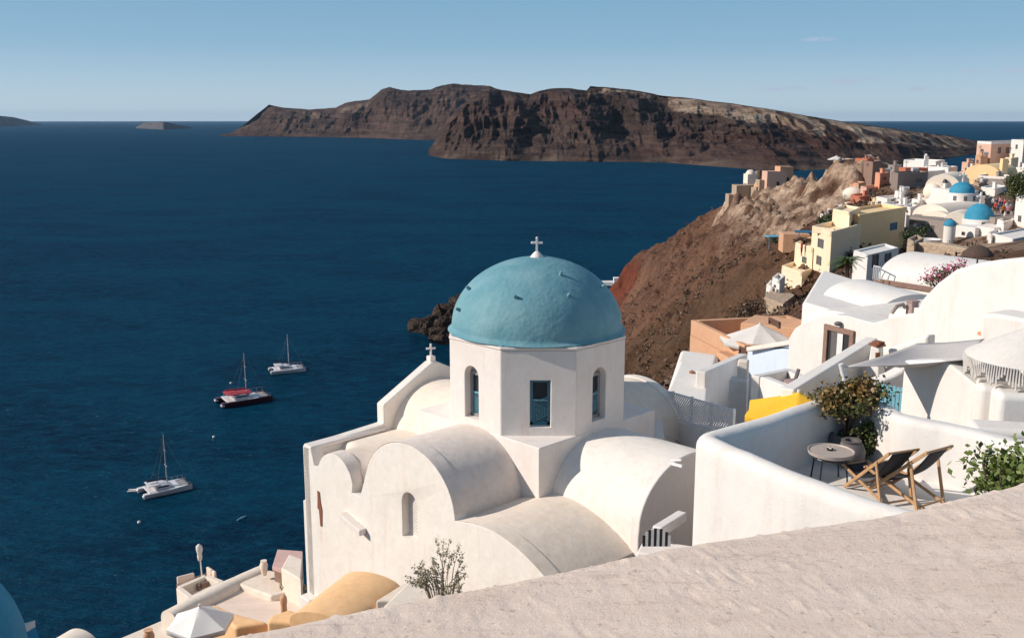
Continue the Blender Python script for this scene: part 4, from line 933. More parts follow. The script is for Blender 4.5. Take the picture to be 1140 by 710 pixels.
# ================================================================ MIDDLE: fence, lanes, peach house
A = PY(729, 460, 29.3); B = PY(816, 480, 25.2)
zt0, zt1 = PY(729, 431, 29.3).z, PY(815, 456, 25.2).z
fence = thing('lattice_fence', 'pale lattice fence on the white wall to the right of the church', 'fence', A)
d = Vector((B.x-A.x, B.y-A.y, 0)); L = d.length; an = math.atan2(d.y, d.x)
hf = .76
for k in range(5):
    p = A+d*(k/4); z = zt0+(zt1-zt0)*k/4; mb = MB(); mb.box((p.x, p.y, z-hf/2), (.07, .07, hf+.06), an); mk('post', mb, M['whitep'] if k == 4 else M['grid'], fence)
for q in (0, -hf):
    mb = MB(); mb.bar((A.x, A.y, zt0+q-.02), (B.x, B.y, zt1+q-.02), .04, .05); mk('rail', mb, M['grid'], fence)
g = MB(); ns = int(L/.115)
for k in range(-8, ns+8):
    for s in (1, -1):
        s0 = k*.115; e = hf/1.0
        a0, a1 = (s0, s0+e) if s > 0 else (s0+e, s0)
        def pt(sv, zz): return A+d*(sv/L)*1+Vector((0, 0, 0))
        lo, hi = 0.0, 1.0
        # clip to 0..L
        f0, f1 = a0, a1
        t0, t1 = 0, 1
        if f1 != f0:
            ta, tb = (0-f0)/(f1-f0), (L-f0)/(f1-f0)
            if ta > tb: ta, tb = tb, ta
            t0, t1 = max(0, ta), min(1, tb)
        if t1-t0 < .05: continue
        P_ = []
        for t in (t0, t1):
            sv = f0+(f1-f0)*t; p = A+d*(sv/L); zz = zt0+(zt1-zt0)*sv/L-.04-hf*t+.02; P_.append(Vector((p.x, p.y, zz))+Vector((0, .008*s, 0)))
        g.bar(P_[0], P_[1], .028, .012, up=(0, 1, 0))
mk('lattice', g, M['grid'], fence)
slab('white_wall', 'white wall carrying the pale lattice fence', 'wall', V2(A), V2(B), [(0, zt0-hf-.08), (1, zt1-hf-.08)], -13, .3, 'drum')
# link wall between church and fence with an iron cable
slab('white_wall', 'short pinkish white wall joining the church and the lattice fence', 'wall', V2(W(2.4, 2.6, 0)), V2(PY(731, 450, 29.5)), [(0, -8.55), (1, PY(729, 437, 29.4).z-.1)], -12, .3, 'drum')
mb = MB(); mb.tube([PY(731, 462, 29.0), PY(733, 475, 28.6), PY(745, 484, 28.2), PY(757, 494, 27.4)], .02, 5); solo('cable', mb, M['greyp'], 'dark cable drooping on the wall under the lattice fence', 'cable')
mb = MB(); p = PZ(715, 480, -9.35); mb.box((p.x+.6, p.y, -11), (4.5, 6, 3.2), rad(45)); solo('roof_terrace', mb, M['drum'], 'flat pale roof between the church and the lattice fence', 'roof', bevel=.05)
rng = random.Random(77)
P = PY(726, 447, 28.9); potplant('small_shrub', 'dark little shrub at the left end of the lattice fence', P, P.z-.3, (.22, .2, .3), 320, .08, 'leafd', 31, .35, None, clumps=8, stems=4)
# white roofs and lane walls beyond the fence
mb = MB(); mb.prism([V2(PY(737, 436, 30.3)), V2(PY(788, 438, 30.2)), V2(PY(790, 420, 34.5)), V2(PY(757, 414, 36))], -13, PY(765, 432, 32).z); solo('flat_roof_house', mb, M['bright'], 'small white flat roofed house just beyond the lattice fence', 'house', bevel=.12, seg=4)
A = PY(786, 418, 32.0); B = PY(833, 394, 37.5)
slab('lane_wall', 'shaded white lane wall climbing towards the peach house', 'wall', V2(A), V2(B), [(0, PY(786, 414, 32).z), (1, PY(833, 394, 37.5).z)], -14, .35, 'bright')
mb = MB(); mb.prism([V2(PY(775, 440, 30)), V2(PY(840, 445, 28)), V2(PY(840, 425, 33)), V2(PY(790, 420, 32.5))], -14, PZ(800, 440, -9.9).z); solo('lane', mb, M['greyp'], 'grey paved lane sunk between white walls beyond the lattice fence', 'lane')
mb = MB(); p = PY(822, 440, 27.5); mb.box((p.x, p.y, p.z-.6), (.5, .5, 2.2), rad(-20)); mb.box((p.x+.15, p.y+.2, p.z+.2), (.3, .3, 1.6), rad(-20)); solo('stone_pillar', mb, M['vaultr'], 'small rough grey pillar at the end of the lattice fence', 'pillar', bevel=.05)
mb = MB(); p = PY(828, 425, 28.5); mb.lathe([(.02, -1.0), (.07, -.9), (.1, -.5), (.07, 0), (.02, .12)], p, 10); mb.tube([p-Vector((0, 0, 2.2)), p-Vector((0, 0, .9))], .025, 6); solo('folded_parasol', mb, M['cloth'], 'folded white parasol beside the small grey pillar', 'parasol', smooth=60)
# pale blue wall house
bh = thing('pale_blue_house', 'house wall painted pale blue right under the white parasol', 'house', PY(853, 437, 34))
A = PY(832, 388, 35.5); B = PY(890, 388, 31)
slab('wall', None, None, V2(A), V2(B), [(0, PY(832, 386, 35.5).z), (1, PY(878, 383, 31.8).z)], -13, 3, 'paleblue', .05, bh)
mb = MB(); q0, q1 = PY(838, 387, 35.0), PY(888, 379, 31.6); mb.bar(q0-Vector((0, 0, .05)), q1-Vector((0, 0, .05)), .5, .16); mk('eave', mb, M['vaultr'], bh, bevel=.03)
# open box / planter with a small column
ob = thing('walled_yard', 'small white walled yard with a stump between the pale blue wall and the yellow parasol', 'yard', PY(870, 437, 24))
for (a, b, za, zb2) in (((846, 419, 25.5), (880, 432, 23.2), 0, 0), ((846, 419, 25.5), (884, 411, 27.5), 0, 0), ((884, 411, 27.5), (902, 421, 25.6), 0, 0), ((880, 432, 23.2), (902, 421, 25.6), 0, 0)):
    P0 = PY(*a); P1 = PY(*b); slab('yard_wall', None, None, V2(P0), V2(P1), [(0, P0.z), (1, P1.z)], -10.5, .25, 'bright', .04, ob)
mb = MB(); p = PY(885, 424, 25.2); mb.tube([p-Vector((0, 0, .4)), p, p+Vector((0, 0, .02))], [.3, .28, .2], 10); mk('stump', mb, M['pinkpot'], ob); mb = MB(); mb.tube([p, p+Vector((.08, 0, .32))], .05, 6); mk('post', mb, M['pot'], ob)
# peach house
ph = thing('peach_house', 'peach coloured house with a sunken roof terrace beside the brown slope', 'house', PY(800, 412, 44))
A = PY(769, 356, 47); B = PY(829, 375, 41.5); z = A.z
dAB = Vector((B.x-A.x, B.y-A.y, 0)); nn = Vector((-dAB.y, dAB.x, 0)).normalized(); nn = nn if nn.y > 0 else -nn
Cc = B+nn*5.2; Dd = A+nn*5.2
mb = MB(); mb.prism([V2(p) for p in (A, B, Cc, Dd)], -19, z-.75); mk('wall', mb, M['peach'], ph)
for (a, b) in ((A, B), (B, Cc), (Cc, Dd), (Dd, A)):
    t = (b-a).xy.normalized(); m_in = ((A+Cc)/2-(a+b)/2).xy.normalized()*.14
    a2 = Vector(V2(a))+m_in; b2 = Vector(V2(b))+m_in
    if (a is A) or (a is Cc): a2 -= t*.0; b2 += t*.0
    else: a2 += t*.28; b2 -= t*.28
    mb = MB(); mb.bar((a2.x, a2.y, z-.375), (b2.x, b2.y, z-.375), .28, .75); mk('parapet', mb, M['peach'], ph, bevel=.04)
mb = MB(); p = onface(A, B, 813, 393); mb.box((p.x, p.y-.35, p.z-.9), (1.2, .9, 1.9), math.atan2(dAB.y, dAB.x)); mk('annex', mb, M['peach'], ph, bevel=.03)
for r in ((824, 387, 833, 398),): door_on(ph, A, B, r, 'brownw', 'brownw', .08, 'window')
mb = MB(); q = PY(862, 358, 44); mb.box((q.x+.3, q.y+.5, q.z-2.1), (2.8, 2.2, 4.0), rad(-30)); mk('side_wing', mb, M['peach'], ph, bevel=.05)
door_on(ph, PY(855, 365, 42.6), PY(878, 372, 40.5), (857, 356, 869, 363), 'brownw', 'brownw', .1, 'window')
# small white fence piece left of the peach house
t = thing('balcony_rail', 'small white balcony railing at the left foot of the peach house', 'railing', PY(764, 414, 43))
for k in range(4):
    p = PY(759.5+k*2.2, 398+k*1.0, 43); mb = MB(); mb.bar(p-Vector((0, 0, .7)), p, .06); mk('baluster', mb, M['whitep'], t)
for q in (0, -.35, -.68):
    mb = MB(); mb.bar(PY(759, 398, 43)+Vector((0, 0, q)), PY(767, 402, 43)+Vector((0, 0, q)), .07); mk('rail', mb, M['whitep'], t)
mb = MB(); mb.prism([V2(PY(745, 420, 38)), V2(PY(790, 424, 37)), V2(PY(800, 405, 43)), V2(PY(757, 408, 44))], -16, PY(765, 413, 40).z); solo('white_roof', mb, M['bright'], 'low white roof slab at the foot of the peach house', 'roof', bevel=.2, seg=4)
mb = MB(); p = PY(770, 424, 34); mb.lathe([(.1, -.1), (.13, .15), (.1, .35), (.0, .4)], p, 10); solo('terracotta_jar', mb, M['terracotta'], 'little terracotta jar on the white roof beyond the lattice fence', 'jar', smooth=50)
# ================================================================ VILLAGE
def house(name, label, c, l, r, h, mat, wins=(), parapet=.0, cat='house', doors=(), wm='shutter', mat2=None, bev=.05, group=None, z1=None):
    """c = nearest upper corner (px,py,Y); l, r = (px,Y) of the two visible upper corners; wins = (side,(x0,y0,x1,y1))"""
    if c[2] > 90: h = h+3.5
    A = PY(*c); B = PY(l[0], c[1], l[1]); D = PY(r[0], c[1], r[1]); z = A.z
    A = Vector((A.x, A.y, z)); B = Vector((B.x, B.y, z)); D = Vector((D.x, D.y, z)); E_ = B+D-A
    t = thing(name, label, cat, ((A.x+E_.x)/2, (A.y+E_.y)/2, z-h), group=group)
    mb = MB(); mb.prism([V2(A), V2(D), V2(E_), V2(B)], z-h, z-parapet); mk('wall', mb, M[mat], t, bevel=bev if not parapet else 0)
    if parapet:
        th = .22; cen = (A+E_)/2
        for i, (a, b) in enumerate(((A, D), (D, E_), (E_, B), (B, A))):
            tt = (b-a).normalized(); m_in = (cen-(a+b)/2); m_in.z = 0; m_in = (m_in-tt*m_in.dot(tt)).normalized()*th/2
            o = th if i % 2 else 0
            a2 = a+m_in+tt*o; b2 = b+m_in-tt*o
            mb = MB(); mb.bar((a2.x, a2.y, z-parapet/2), (b2.x, b2.y, z-parapet/2), th, parapet); mk('parapet', mb, M[mat2 or mat], t, bevel=.03)
    hr = random.Random(len(label)*7+int(c[0]))
    if c[2] > 118 and hr.random() < .6:
        q = A.lerp(E_, hr.uniform(.3, .7)); s_ = hr.uniform(.35, .6); mb = MB(); mb.box((q.x, q.y, z+.1), (s_, s_, 1.0), .4); mb.box((q.x, q.y, z+.64), (s_*1.25, s_*1.25, .12), .4); mk('chimney', mb, M[mat], t, bevel=.03)
    if c[2] > 118 and hr.random() < .4:
        q = A.lerp(E_, hr.uniform(.35, .65))+Vector((.8, .3, 0)); mb = MB(); mb.tube([(q.x-.5, q.y, z+.35), (q.x+.5, q.y+.2, z+.35)], .32, 10); mb.bar((q.x-.3, q.y, z-.4), (q.x-.3, q.y, z+.1), .08); mb.bar((q.x+.3, q.y, z-.4), (q.x+.3, q.y, z+.1), .08); mk('water_tank', mb, M['greywhite'], t)
    if c[2] > 118 and hr.random() < .45:
        q = A.lerp(E_, hr.uniform(.4, .6)); mb = MB(); mb.tube([(q.x-.4, q.y, z-.3), (q.x-.4, q.y, z+1.9)], .035, 4); mb.tube([(q.x-.8, q.y, z+1.7), (q.x, q.y, z+1.7)], .03, 4); mb.tube([(q.x-.7, q.y, z+1.5), (q.x-.1, q.y, z+1.5)], .03, 4); mk('aerial', mb, M['pot'], t)
    for s, rct in wins:
        a, b = (B, A) if s == 'l' else (A, D); door_on(t, a, b, rct, 'whitep' if wm == 'dark' else wm, wm if wm != 'whitep' else 'dark', .05*max(1, c[2]/80), 'window')
    for s, rct, m1 in doors:
        a, b = (B, A) if s == 'l' else (A, D); door_on(t, a, b, rct, m1, m1, .06*max(1, c[2]/80), 'door')
    return t
# tall cream house
t = house('cream_house', 'tall cream house with grey shuttered windows above the brown slope', (926, 258, 104), (904, 110), (958, 112), 14.5, 'cream', [('l', (911, 266, 917, 276)), ('l', (909.5, 285, 914.5, 295)), ('l', (905, 303, 909, 317)), ('l', (910.5, 304, 914, 318))], .5)
t = house('cream_house', 'lower cream block with a small roof terrace left of the tall cream house', (905, 276, 109), (885, 114), (925, 116), 12, 'cream', [('l', (893.5, 286, 898, 293)), ('l', (892, 299, 898, 312))], .5)
t = house('cream_house', 'lowest cream block stepping down left onto the rocks', (893, 303, 106), (870, 111), (915, 112), 9, 'cream', [], .4)
t = house('ochre_house', 'yellow ochre house with a blue door above the tall cream house', (957, 239, 112), (928, 117), (1008, 122), 9, 'ochre', [('r', (991, 248, 998, 256))], .35, wm='bluedoor')
t = house('ochre_house', 'small pale yellow tower block with a blue door facing the sea', (946, 236, 111), (927, 115), (958, 117), 6, 'cream', [], .3, doors=[('r', (947.5, 246.5, 952.5, 256.5), 'bluedoor')])
slab('terrace_parapet', 'thin cream parapet on the roof left of the blue door', 'wall', V2(PY(904, 254, 108)), V2(PY(928, 257, 106)), [(0, PY(904, 252, 108).z), (1, PY(928, 255, 106).z)], PY(904, 259, 108).z, .3, 'cream', .03)
# yellow lane wall down to the small white house
t = house('small_white_house', 'small white house with two grey doors below the ochre house', (966, 284, 66), (950, 68.5), (1000, 70), 5, 'whiteb' if 'whiteb' in M else 'bright', [], .12, doors=[('r', (971, 283, 977, 297), 'shutter'), ('r', (985, 282, 991, 291), 'shutter')])
for i, (x0, y0, w_, Y) in enumerate(((868, 312, 12, 98), (860, 320, 10, 99))):
    t = house('small_white_house', ('small white house with dark windows tucked left under the cream house', 'lowest little white balcony house at the edge of the slope')[i], (x0, y0, Y), (x0-w_*.7, Y+2), (x0+w_*.5, Y+3), 3.6-i*.4, 'bright', [('l', (x0-6, y0+5, x0-4, y0+8)), ('l', (x0-3, y0+10, x0-1, y0+14))], .3, wm='shutter')
mb = MB(); mb.prism([V2(PY(851, 328, 96)), V2(PY(872, 333, 92)), V2(PY(885, 330, 97)), V2(PY(860, 322, 101))], -24, PY(861, 330, 96).z); solo('retaining_wall', mb, M['tan'], 'rough tan retaining wall under the little white balcony house', 'wall')
# palm
P = PY(943, 298, 60); pl = thing('palm_tree', 'short dark green palm tree in front of the small white house', 'palm', (P.x, P.y, P.z-1.6)); rng = random.Random(3)
mb = MB(); mb.tube([(0, 0, 0), (.03, 0, .8), (0, 0, 1.9)], [.16, .14, .12], 8); mk('trunk', mb, M['trunk'], pl, local=True)
mb = MB()
for k in range(30):
    a = k*2.399; el = rng.uniform(-.1, 1.2); L = rng.uniform(.95, 1.2); pts = []
    for i in range(9):
        s = i/8; r = L*s*math.cos(el*(1-s*.4)); z = 1.9+L*s*math.sin(el)-.55*s*s*L
        pts.append(Vector((r*math.cos(a), r*math.sin(a), z)))
    for i in range(8):
        q = pts[i]; e = (pts[i+1]-q).normalized(); sd = e.cross(Zv).normalized()
        for j in range(3):
            b_ = q.lerp(pts[i+1], j/3)
            for s in (-1, 1):
                tip = b_+sd*s*.26*(1.05-i/9)+e*.16-Vector((0, 0, .05)); mb.add([b_, b_+e*.05, tip], [(0, 1, 2)])
mk('crown', mb, M['palm'], pl, local=True)
# church complex of the village
vc = thing('village_church', 'small village church with bright blue dome on a round white drum behind the cream vaults', 'church', PY(1071, 226, 134))
def minidome(t, px, ytop, ybase, rpx, ydrum, Y, mat, pc=True, drum='bright', wins=3):
    c = PY(px, ybase, Y); R = rpx*c.y/1108*1.02; zt = PY(px, ytop, Y).z; zb = c.z; zd = PY(px, ydrum, Y).z
    mb = MB(); mb.lathe([(R*1.02, zb-.1)]+[(R*math.cos(a), zb+(zt-zb)*math.sin(a)) for a in np.linspace(0, PI/2-.05, 14)], (c.x, c.y, 0), 32); mk('dome', mb, M[mat], t, smooth=60)
    mb = MB(); mb.lathe([(R*1.12, zd), (R*1.12, zb-.1), (R*1.0, zb-.05)], (c.x, c.y, 0), 24); dr = mk('drum', mb, M[drum], t, smooth=30)
    for k in range(wins):
        a = -PI/2+(k-(wins-1)/2)*.75-.15; x, y = c.x+R*1.12*math.cos(a), c.y+R*1.12*math.sin(a); h = (zb-zd)
        mb = MB(); mb.box((x, y, zd+h*.5), (.1, .42, h*.42), a); mk('window', mb, M['shutter'], dr)
    if pc: cross((c.x, c.y, zt-.05), 1.3, t, 'white')
    return c, R
minidome(vc, 1071, 202.5, 214, 13, 226, 134, 'domeb')
c = PY(1068, 226, 132); mb = MB(); mb.barrel((c.x-5.5, c.y-4.5), (c.x+2.5, c.y+1.5), 2.6, PY(1068, 232, 132).z-.6, 1.5, -22); mk('vault', mb, M['roof'], vc, smooth=40)
c = PY(1045, 241, 127); mb = MB(); mb.barrel((c.x-1, c.y-1.5), (c.x+7, c.y+5), 2.3, c.z-.8, 1.6, -22); mk('vault', mb, M['roof'], vc, smooth=40)
c = PY(1066, 245, 124); mb = MB(); mb.barrel((c.x-.5, c.y-1), (c.x+4, c.y+7), 1.9, c.z-.6, 1.6, -22); mk('vault', mb, M['roof'], vc, smooth=40)
vc2 = thing('village_church', 'lower village church with blue dome, white block walls and slim corner tower', 'church', PY(1090, 275, 118))
minidome(vc2, 1090, 226.5, 243, 15, 252, 121, 'domeb', True, 'bright', 1)
A = PY(1109, 253, 115); 
for (cc, l, r, h, m, wins) in (((1086, 254, 115.5), (1064, 119), (1110, 118), 6, 'bright', [('l', (1071, 258, 1074.5, 262))]), ((1107, 254.5, 113.6), (1087.5, 116.5), (1131, 121), 6, 'rosew' if 'rosew' in M else 'drum', [('l', (1088, 264.5, 1092.5, 272)), ('l', (1096.5, 266, 1101, 273))])):
    A = PY(*cc); B = PY(l[0], cc[1], l[1]); D = PY(r[0], cc[1], r[1]); E_ = B+D-A; mb = MB(); mb.prism([V2(A), V2(D), V2(E_), V2(B)], A.z-h, A.z); mk('wall', mb, M[m], vc2, bevel=.05)
    for s, rr in wins: door_on(vc2, B, A, rr, 'shutter', 'dark', .08, 'window')
c = PY(1057.5, 251, 116); R = 6.2*c.y/1108; mb = MB(); mb.lathe([(R, c.z-4.5), (R, c.z)], (c.x, c.y, 0), 20); mk('tower', mb, M['bright'], vc2, smooth=30)
mb = MB(); mb.lathe([(R*1.12, c.z)]+[(R*1.12*math.cos(a), c.z+.72*math.sin(a)) for a in np.linspace(0, 1.5, 9)], (c.x, c.y, 0), 20); mk('tower_dome', mb, M['domeb'], vc2, smooth=50)
t = house('stone_house', 'grey stone house front with a row of arched windows beside the slim tower', (1052, 247, 119), (1012, 126), (1062, 125), 7, 'stone', [('l', (1026, 249, 1029, 256)), ('l', (1031.5, 250, 1034.5, 257)), ('l', (1037, 251, 1040, 258)), ('l', (1013.5, 245, 1016.5, 250))], 0)
t = house('taupe_house', 'dark taupe boxy house standing below the white hilltop chapel', (1000, 193, 158), (992, 163), (1033, 162), 5.5, 'taupe', [('r', (1020, 199, 1026, 203))], .3, wm='shutter')
t = house('white_house', 'white terraced house under the dark taupe house', (988, 221, 150), (975, 154), (1030, 157), 4.5, 'bright', [('l', (978, 224, 981, 228)), ('r', (992, 222, 1001, 228))], .3)
t = house('white_house', 'low white terrace house just above the ochre roof', (1000, 229, 140), (982, 145), (1036, 148), 4, 'bright', [], .3)
t = thing('cave_house', 'cream rock-like vaulted ruin beside the upper blue dome', 'house', PY(1050, 212, 150)); c = PY(1052, 193, 148)
mb = MB(); mb.barrel((c.x-1.5, c.y-3), (c.x+3.5, c.y+5), 2.35, c.z-1.8, 1.8, -20, 18); mk('vault', mb, M['roof'], t, smooth=40)
mb = MB(); mb.ball((c.x-2.5, c.y-2, c.z-2.6), (1.2, 1.6, 1.3), 18, 12); mk('side_vault', mb, M['roof'], t, smooth=180)
mb = MB(); p = PY(1052, 204, 144.6); mb.ball(p, (.35, .4, .6), 10, 8); mk('opening', mb, M['dark'], t, smooth=180)
t = house('cream_house', 'plain cream house wall left of the upper blue dome', (1058, 212, 139), (1032, 146), (1066, 145), 4.5, 'drum', [], 0)
# white hilltop chapel with bell tower
t = house('white_chapel', 'white hilltop block with stepped roof and a slim bell tower against the sea', (1042, 179.5, 200), (1006, 207), (1052, 206), 7, 'bright', [], .3, cat='chapel')
p = PY(1030.5, 180, 199); mb = MB(); mb.box((p.x, p.y, p.z-1.0), (.9, .7, 2.6)); mb.box((p.x, p.y, p.z+.75), (.55, .5, .9)); mb.ball((p.x, p.y, p.z+1.25), .3, 8, 6); mk('bell_tower', mb, M['bright'], t)
t = house('white_house', 'low white house stepping down right of the bell tower', (1056, 186.5, 190), (1030, 196), (1066, 195), 7, 'bright', [], .3)
t = house('white_house', 'white terrace wall in front of the hilltop chapel', (1034, 191, 178), (1006, 184), (1052, 184), 4, 'bright', [], .25)
mb = MB(); p = PY(1018, 190, 176); mb.prism([(p.x-2, p.y-1), (p.x+2, p.y-1), (p.x+2, p.y+2), (p.x-2, p.y+2)], p.z-.6, p.z+.5); solo('tiled_shelter', mb, M['redp'], 'small red roofed shelter below the white hilltop block', 'shelter', bevel=.05)
# orange group
t = house('orange_house', 'bright orange cube house left of the taupe house', (980, 193, 165), (974.5, 168), (991, 168), 4.5, 'orange', [('r', (983, 197, 986, 200))], .3, wm='shutter')
t = house('orange_house', 'deep red orange house below the bright orange cube', (958, 219, 158), (947, 163), (981, 164), 4.0, 'redp', [], .3)
t = house('orange_house', 'pale orange terrace house between the red house and orange cube', (965, 209, 163), (958, 167), (984, 168), 3, 'rose', [('r', (968, 211, 970, 214))], .3)
t = house('rose_house', 'little rose plastered house on the crest left of the orange cube', (972, 180, 226), (962, 231), (982, 232), 4, 'trim', [('l', (965, 182, 967, 185))], .3)
t = house('red_roof_house', 'dark red house on the crest with flat roof', (966, 177, 236), (952, 241), (976, 242), 3.4, 'redp', [], .3)
t = house('rose_house', 'pale rose house on the rocky crest with a white parasol', (940, 178, 250), (928, 255), (952, 256), 3.2, 'tan', [], .3)
P = PY(931, 176, 250); parasol('white_parasol', 'tiny white parasol on the rocky crest terrace', P, P.z+.6, 2.2, .9, P.z-2, 'cloth', 8)
P = PY(950, 208, 170); mb = MB(); mb.ball((P.x, P.y, P.z-1.3), (1.7, 1.7, 1.3), 22, 12); solo('domed_house', mb, M['roof'], 'cream rounded cave house roof left of the pale orange terrace', 'house', smooth=180)
for (px, py, Y, w_, m, lab) in ((956, 204, 175, 3.4, 'peach', 'peach stepped house piece above the cream rounded roof'), (944, 232, 150, 4.5, 'cream', 'cream terrace wall under the deep red house'), (925, 240, 160, 4, 'drum', 'pale terrace on the rock shelf left of the ochre tower'), (1020, 224, 150, 3.5, 'bright', 'small white cube between the stone front and taupe house'),
                           (975, 228, 150, 4, 'ochre', 'small ochre cube behind the ochre house'), (1004, 214, 152, 2.6, 'bright', 'white stair block at the foot of the taupe house')):
    house('small_house', lab, (px, py, Y), (px-w_*3, Y+3), (px+w_*2.4, Y+3.5), 3.2, m, [], .25)
P = PY(958, 226, 155); parasol('white_parasol', 'tiny white parasol beside the deep red orange house', PY(940, 226, 158), PY(940, 226, 158).z, 1.7, .6, PY(940, 226, 158).z-2, 'cloth', 8)
# upper right
t = house('rose_house', 'long rose and orange mansion at the top right edge', (1104, 158, 196), (1088, 203), (1150, 207), 9, 'rose', [('r', (1111, 164, 1114, 171)), ('r', (1120, 164, 1123, 171)), ('r', (1130, 163, 1133, 170)), ('l', (1092, 166, 1095, 172))], .5, mat2='bright')
t = house('white_house', 'white house at the extreme upper right corner above the mansion', (1140, 156, 190), (1126, 196), (1170, 199), 6, 'bright', [('l', (1131, 161, 1133, 166))], .3)
t = house('peach_house', 'small peach annex left of the long rose mansion', (1092, 174, 190), (1086, 194), (1100, 194), 5, 'peach', [('l', (1087.5, 178, 1089.5, 182))], .3)
yh = thing('yellow_vaulted_house', 'yellow vaulted house with rounded roof below the rose mansion', 'house', PY(1106, 196, 172)); c = PY(1104, 183, 172)
mb = MB(); mb.barrel((c.x-2, c.y-1), (c.x+4, c.y+5), 2.9, c.z-1.6, 1.6, c.z-6); mk('vault', mb, M['ochre'], yh, smooth=40)
p = PY(1118, 180, 170); mb = MB(); mb.box((p.x, p.y, p.z-1.2), (1.0, 1.0, 3.4)); mk('chimney', mb, M['ochre'], yh, bevel=.05)
t = house('grey_house', 'grey stone walled terrace below the yellow vaulted house', (1120, 197, 162), (1088, 166), (1128, 168), 3.5, 'stone', [], .4, mat2='drum')
t = house('white_house', 'white sloping stair building right of the upper blue dome', (1108, 210, 146), (1092, 150), (1122, 152), 4.5, 'bright', [('l', (1095, 213, 1097, 217))], .2)
t = house('rose_house', 'tall pink house wall at the right edge beside the tree', (1150, 222, 112), (1131, 117), (1190, 120), 8, 'drum', [('l', (1134, 240, 1137, 247))], .3)
t = house('stone_house', 'brown stone wall terrace behind the lower blue dome', (1128, 236, 122), (1106, 127), (1140, 129), 4, 'stone', [], .3)
t = house('white_house', 'small white roof corner at the far right below the pink house', (1128, 266, 100), (1104, 105), (1170, 107), 3.5, 'bright', [], .2)
for i, (px, py, Y, wl, wr, h, m, lab) in enumerate(((1080, 196, 176, 8, 8, 3, 'drum', 'pale cube house right of the cream ruin'), (1074, 192, 182, 6, 6, 3, 'rose', 'tiny rose house above the upper blue dome'), (1090, 204, 158, 6, 9, 3.5, 'tan', 'tan rubble house behind the grey walled terrace'), (1084, 219, 140, 5, 9, 3, 'bright', 'white block touching the upper blue dome on its right'),
        (1075, 200, 165, 7, 4, 3, 'peach', 'small peach house just above the upper blue dome'), (1098, 221, 135, 5, 7, 3, 'stone', 'stone parapet block between the two blue domes'), (1082, 187, 196, 6, 6, 3, 'bright', 'white cube on the crest above the blue domes'), (1140, 187, 175, 9, 9, 3.5, 'bright', 'white block above the tree at the right edge'), (1126, 176, 184, 7, 8, 3, 'cream', 'cream block under the long rose mansion'),
        (998, 238, 128, 8, 10, 3, 'bright', 'white roof behind the ochre house'), (1014, 231, 133, 8, 8, 3, 'drum', 'pinkish white block above the stone front'))):
    house('small_house', lab, (px, py, Y), (px-wl, Y+3), (px+wr, Y+3.5), h, m, [('l', (px-wl*.6, py+3, px-wl*.35, py+6))] if i % 2 == 0 else [], .25, wm='shutter')

for i, (px, py, Y, wl, wr, h, m, lab, wn_) in enumerate((
        (1048, 190, 190, 9, 10, 3, 'bright', 'low white terrace block right under the bell tower', 1), (1062, 197, 178, 8, 10, 3, 'drum', 'pale flat block behind the upper blue dome', 1),
        (1024, 223, 145, 9, 9, 2.5, 'bright', 'white stepped block in front of the taupe house', 1), (1003, 222, 146, 6, 6, 2.5, 'bright', 'narrow white block with small window left of the stepped block', 1),
        (970, 232, 146, 5, 6, 2.5, 'cream', 'cream block behind the left end of the ochre house', 0), (950, 216, 172, 6, 6, 2.5, 'rose', 'rose block at the foot of the cream rounded cave roof', 1),
        (1096, 199, 168, 6, 7, 3, 'cream', 'cream block left of the grey walled terrace', 1), (1084, 207, 158, 5, 6, 3, 'rose', 'rose block between pale cube house and white stair building', 0),
        (1104, 262, 104, 5, 12, 2.5, 'drum', 'pale terrace wall below the slim corner tower church', 0), (1118, 247, 114, 8, 12, 2.5, 'drum', 'pale flat roof right of the lower blue dome', 0),
        (1135, 205, 140, 6, 10, 3, 'cream', 'cream wall block half hidden behind the tree', 0), (996, 184, 205, 7, 8, 2.5, 'stone', 'grey stone house on the crest left of the white chapel', 1),
        (1078, 181, 215, 7, 7, 2.2, 'rose', 'small rose house alone on the crest before the sea channel', 0), (1018, 270, 90, 8, 10, 2, 'tan', 'low tan yard wall left of the rubble wall', 0),
        (1092, 181, 200, 5, 6, 3, 'cream', 'little cream house under the left end of the rose mansion', 1))):
    house('small_house', lab, (px, py, Y), (px-wl, Y+3), (px+wr, Y+3.5), h, m, [('l', (px-wl*.6, py+2, px-wl*.4, py+4.5))] if wn_ else [], .25, wm='shutter')
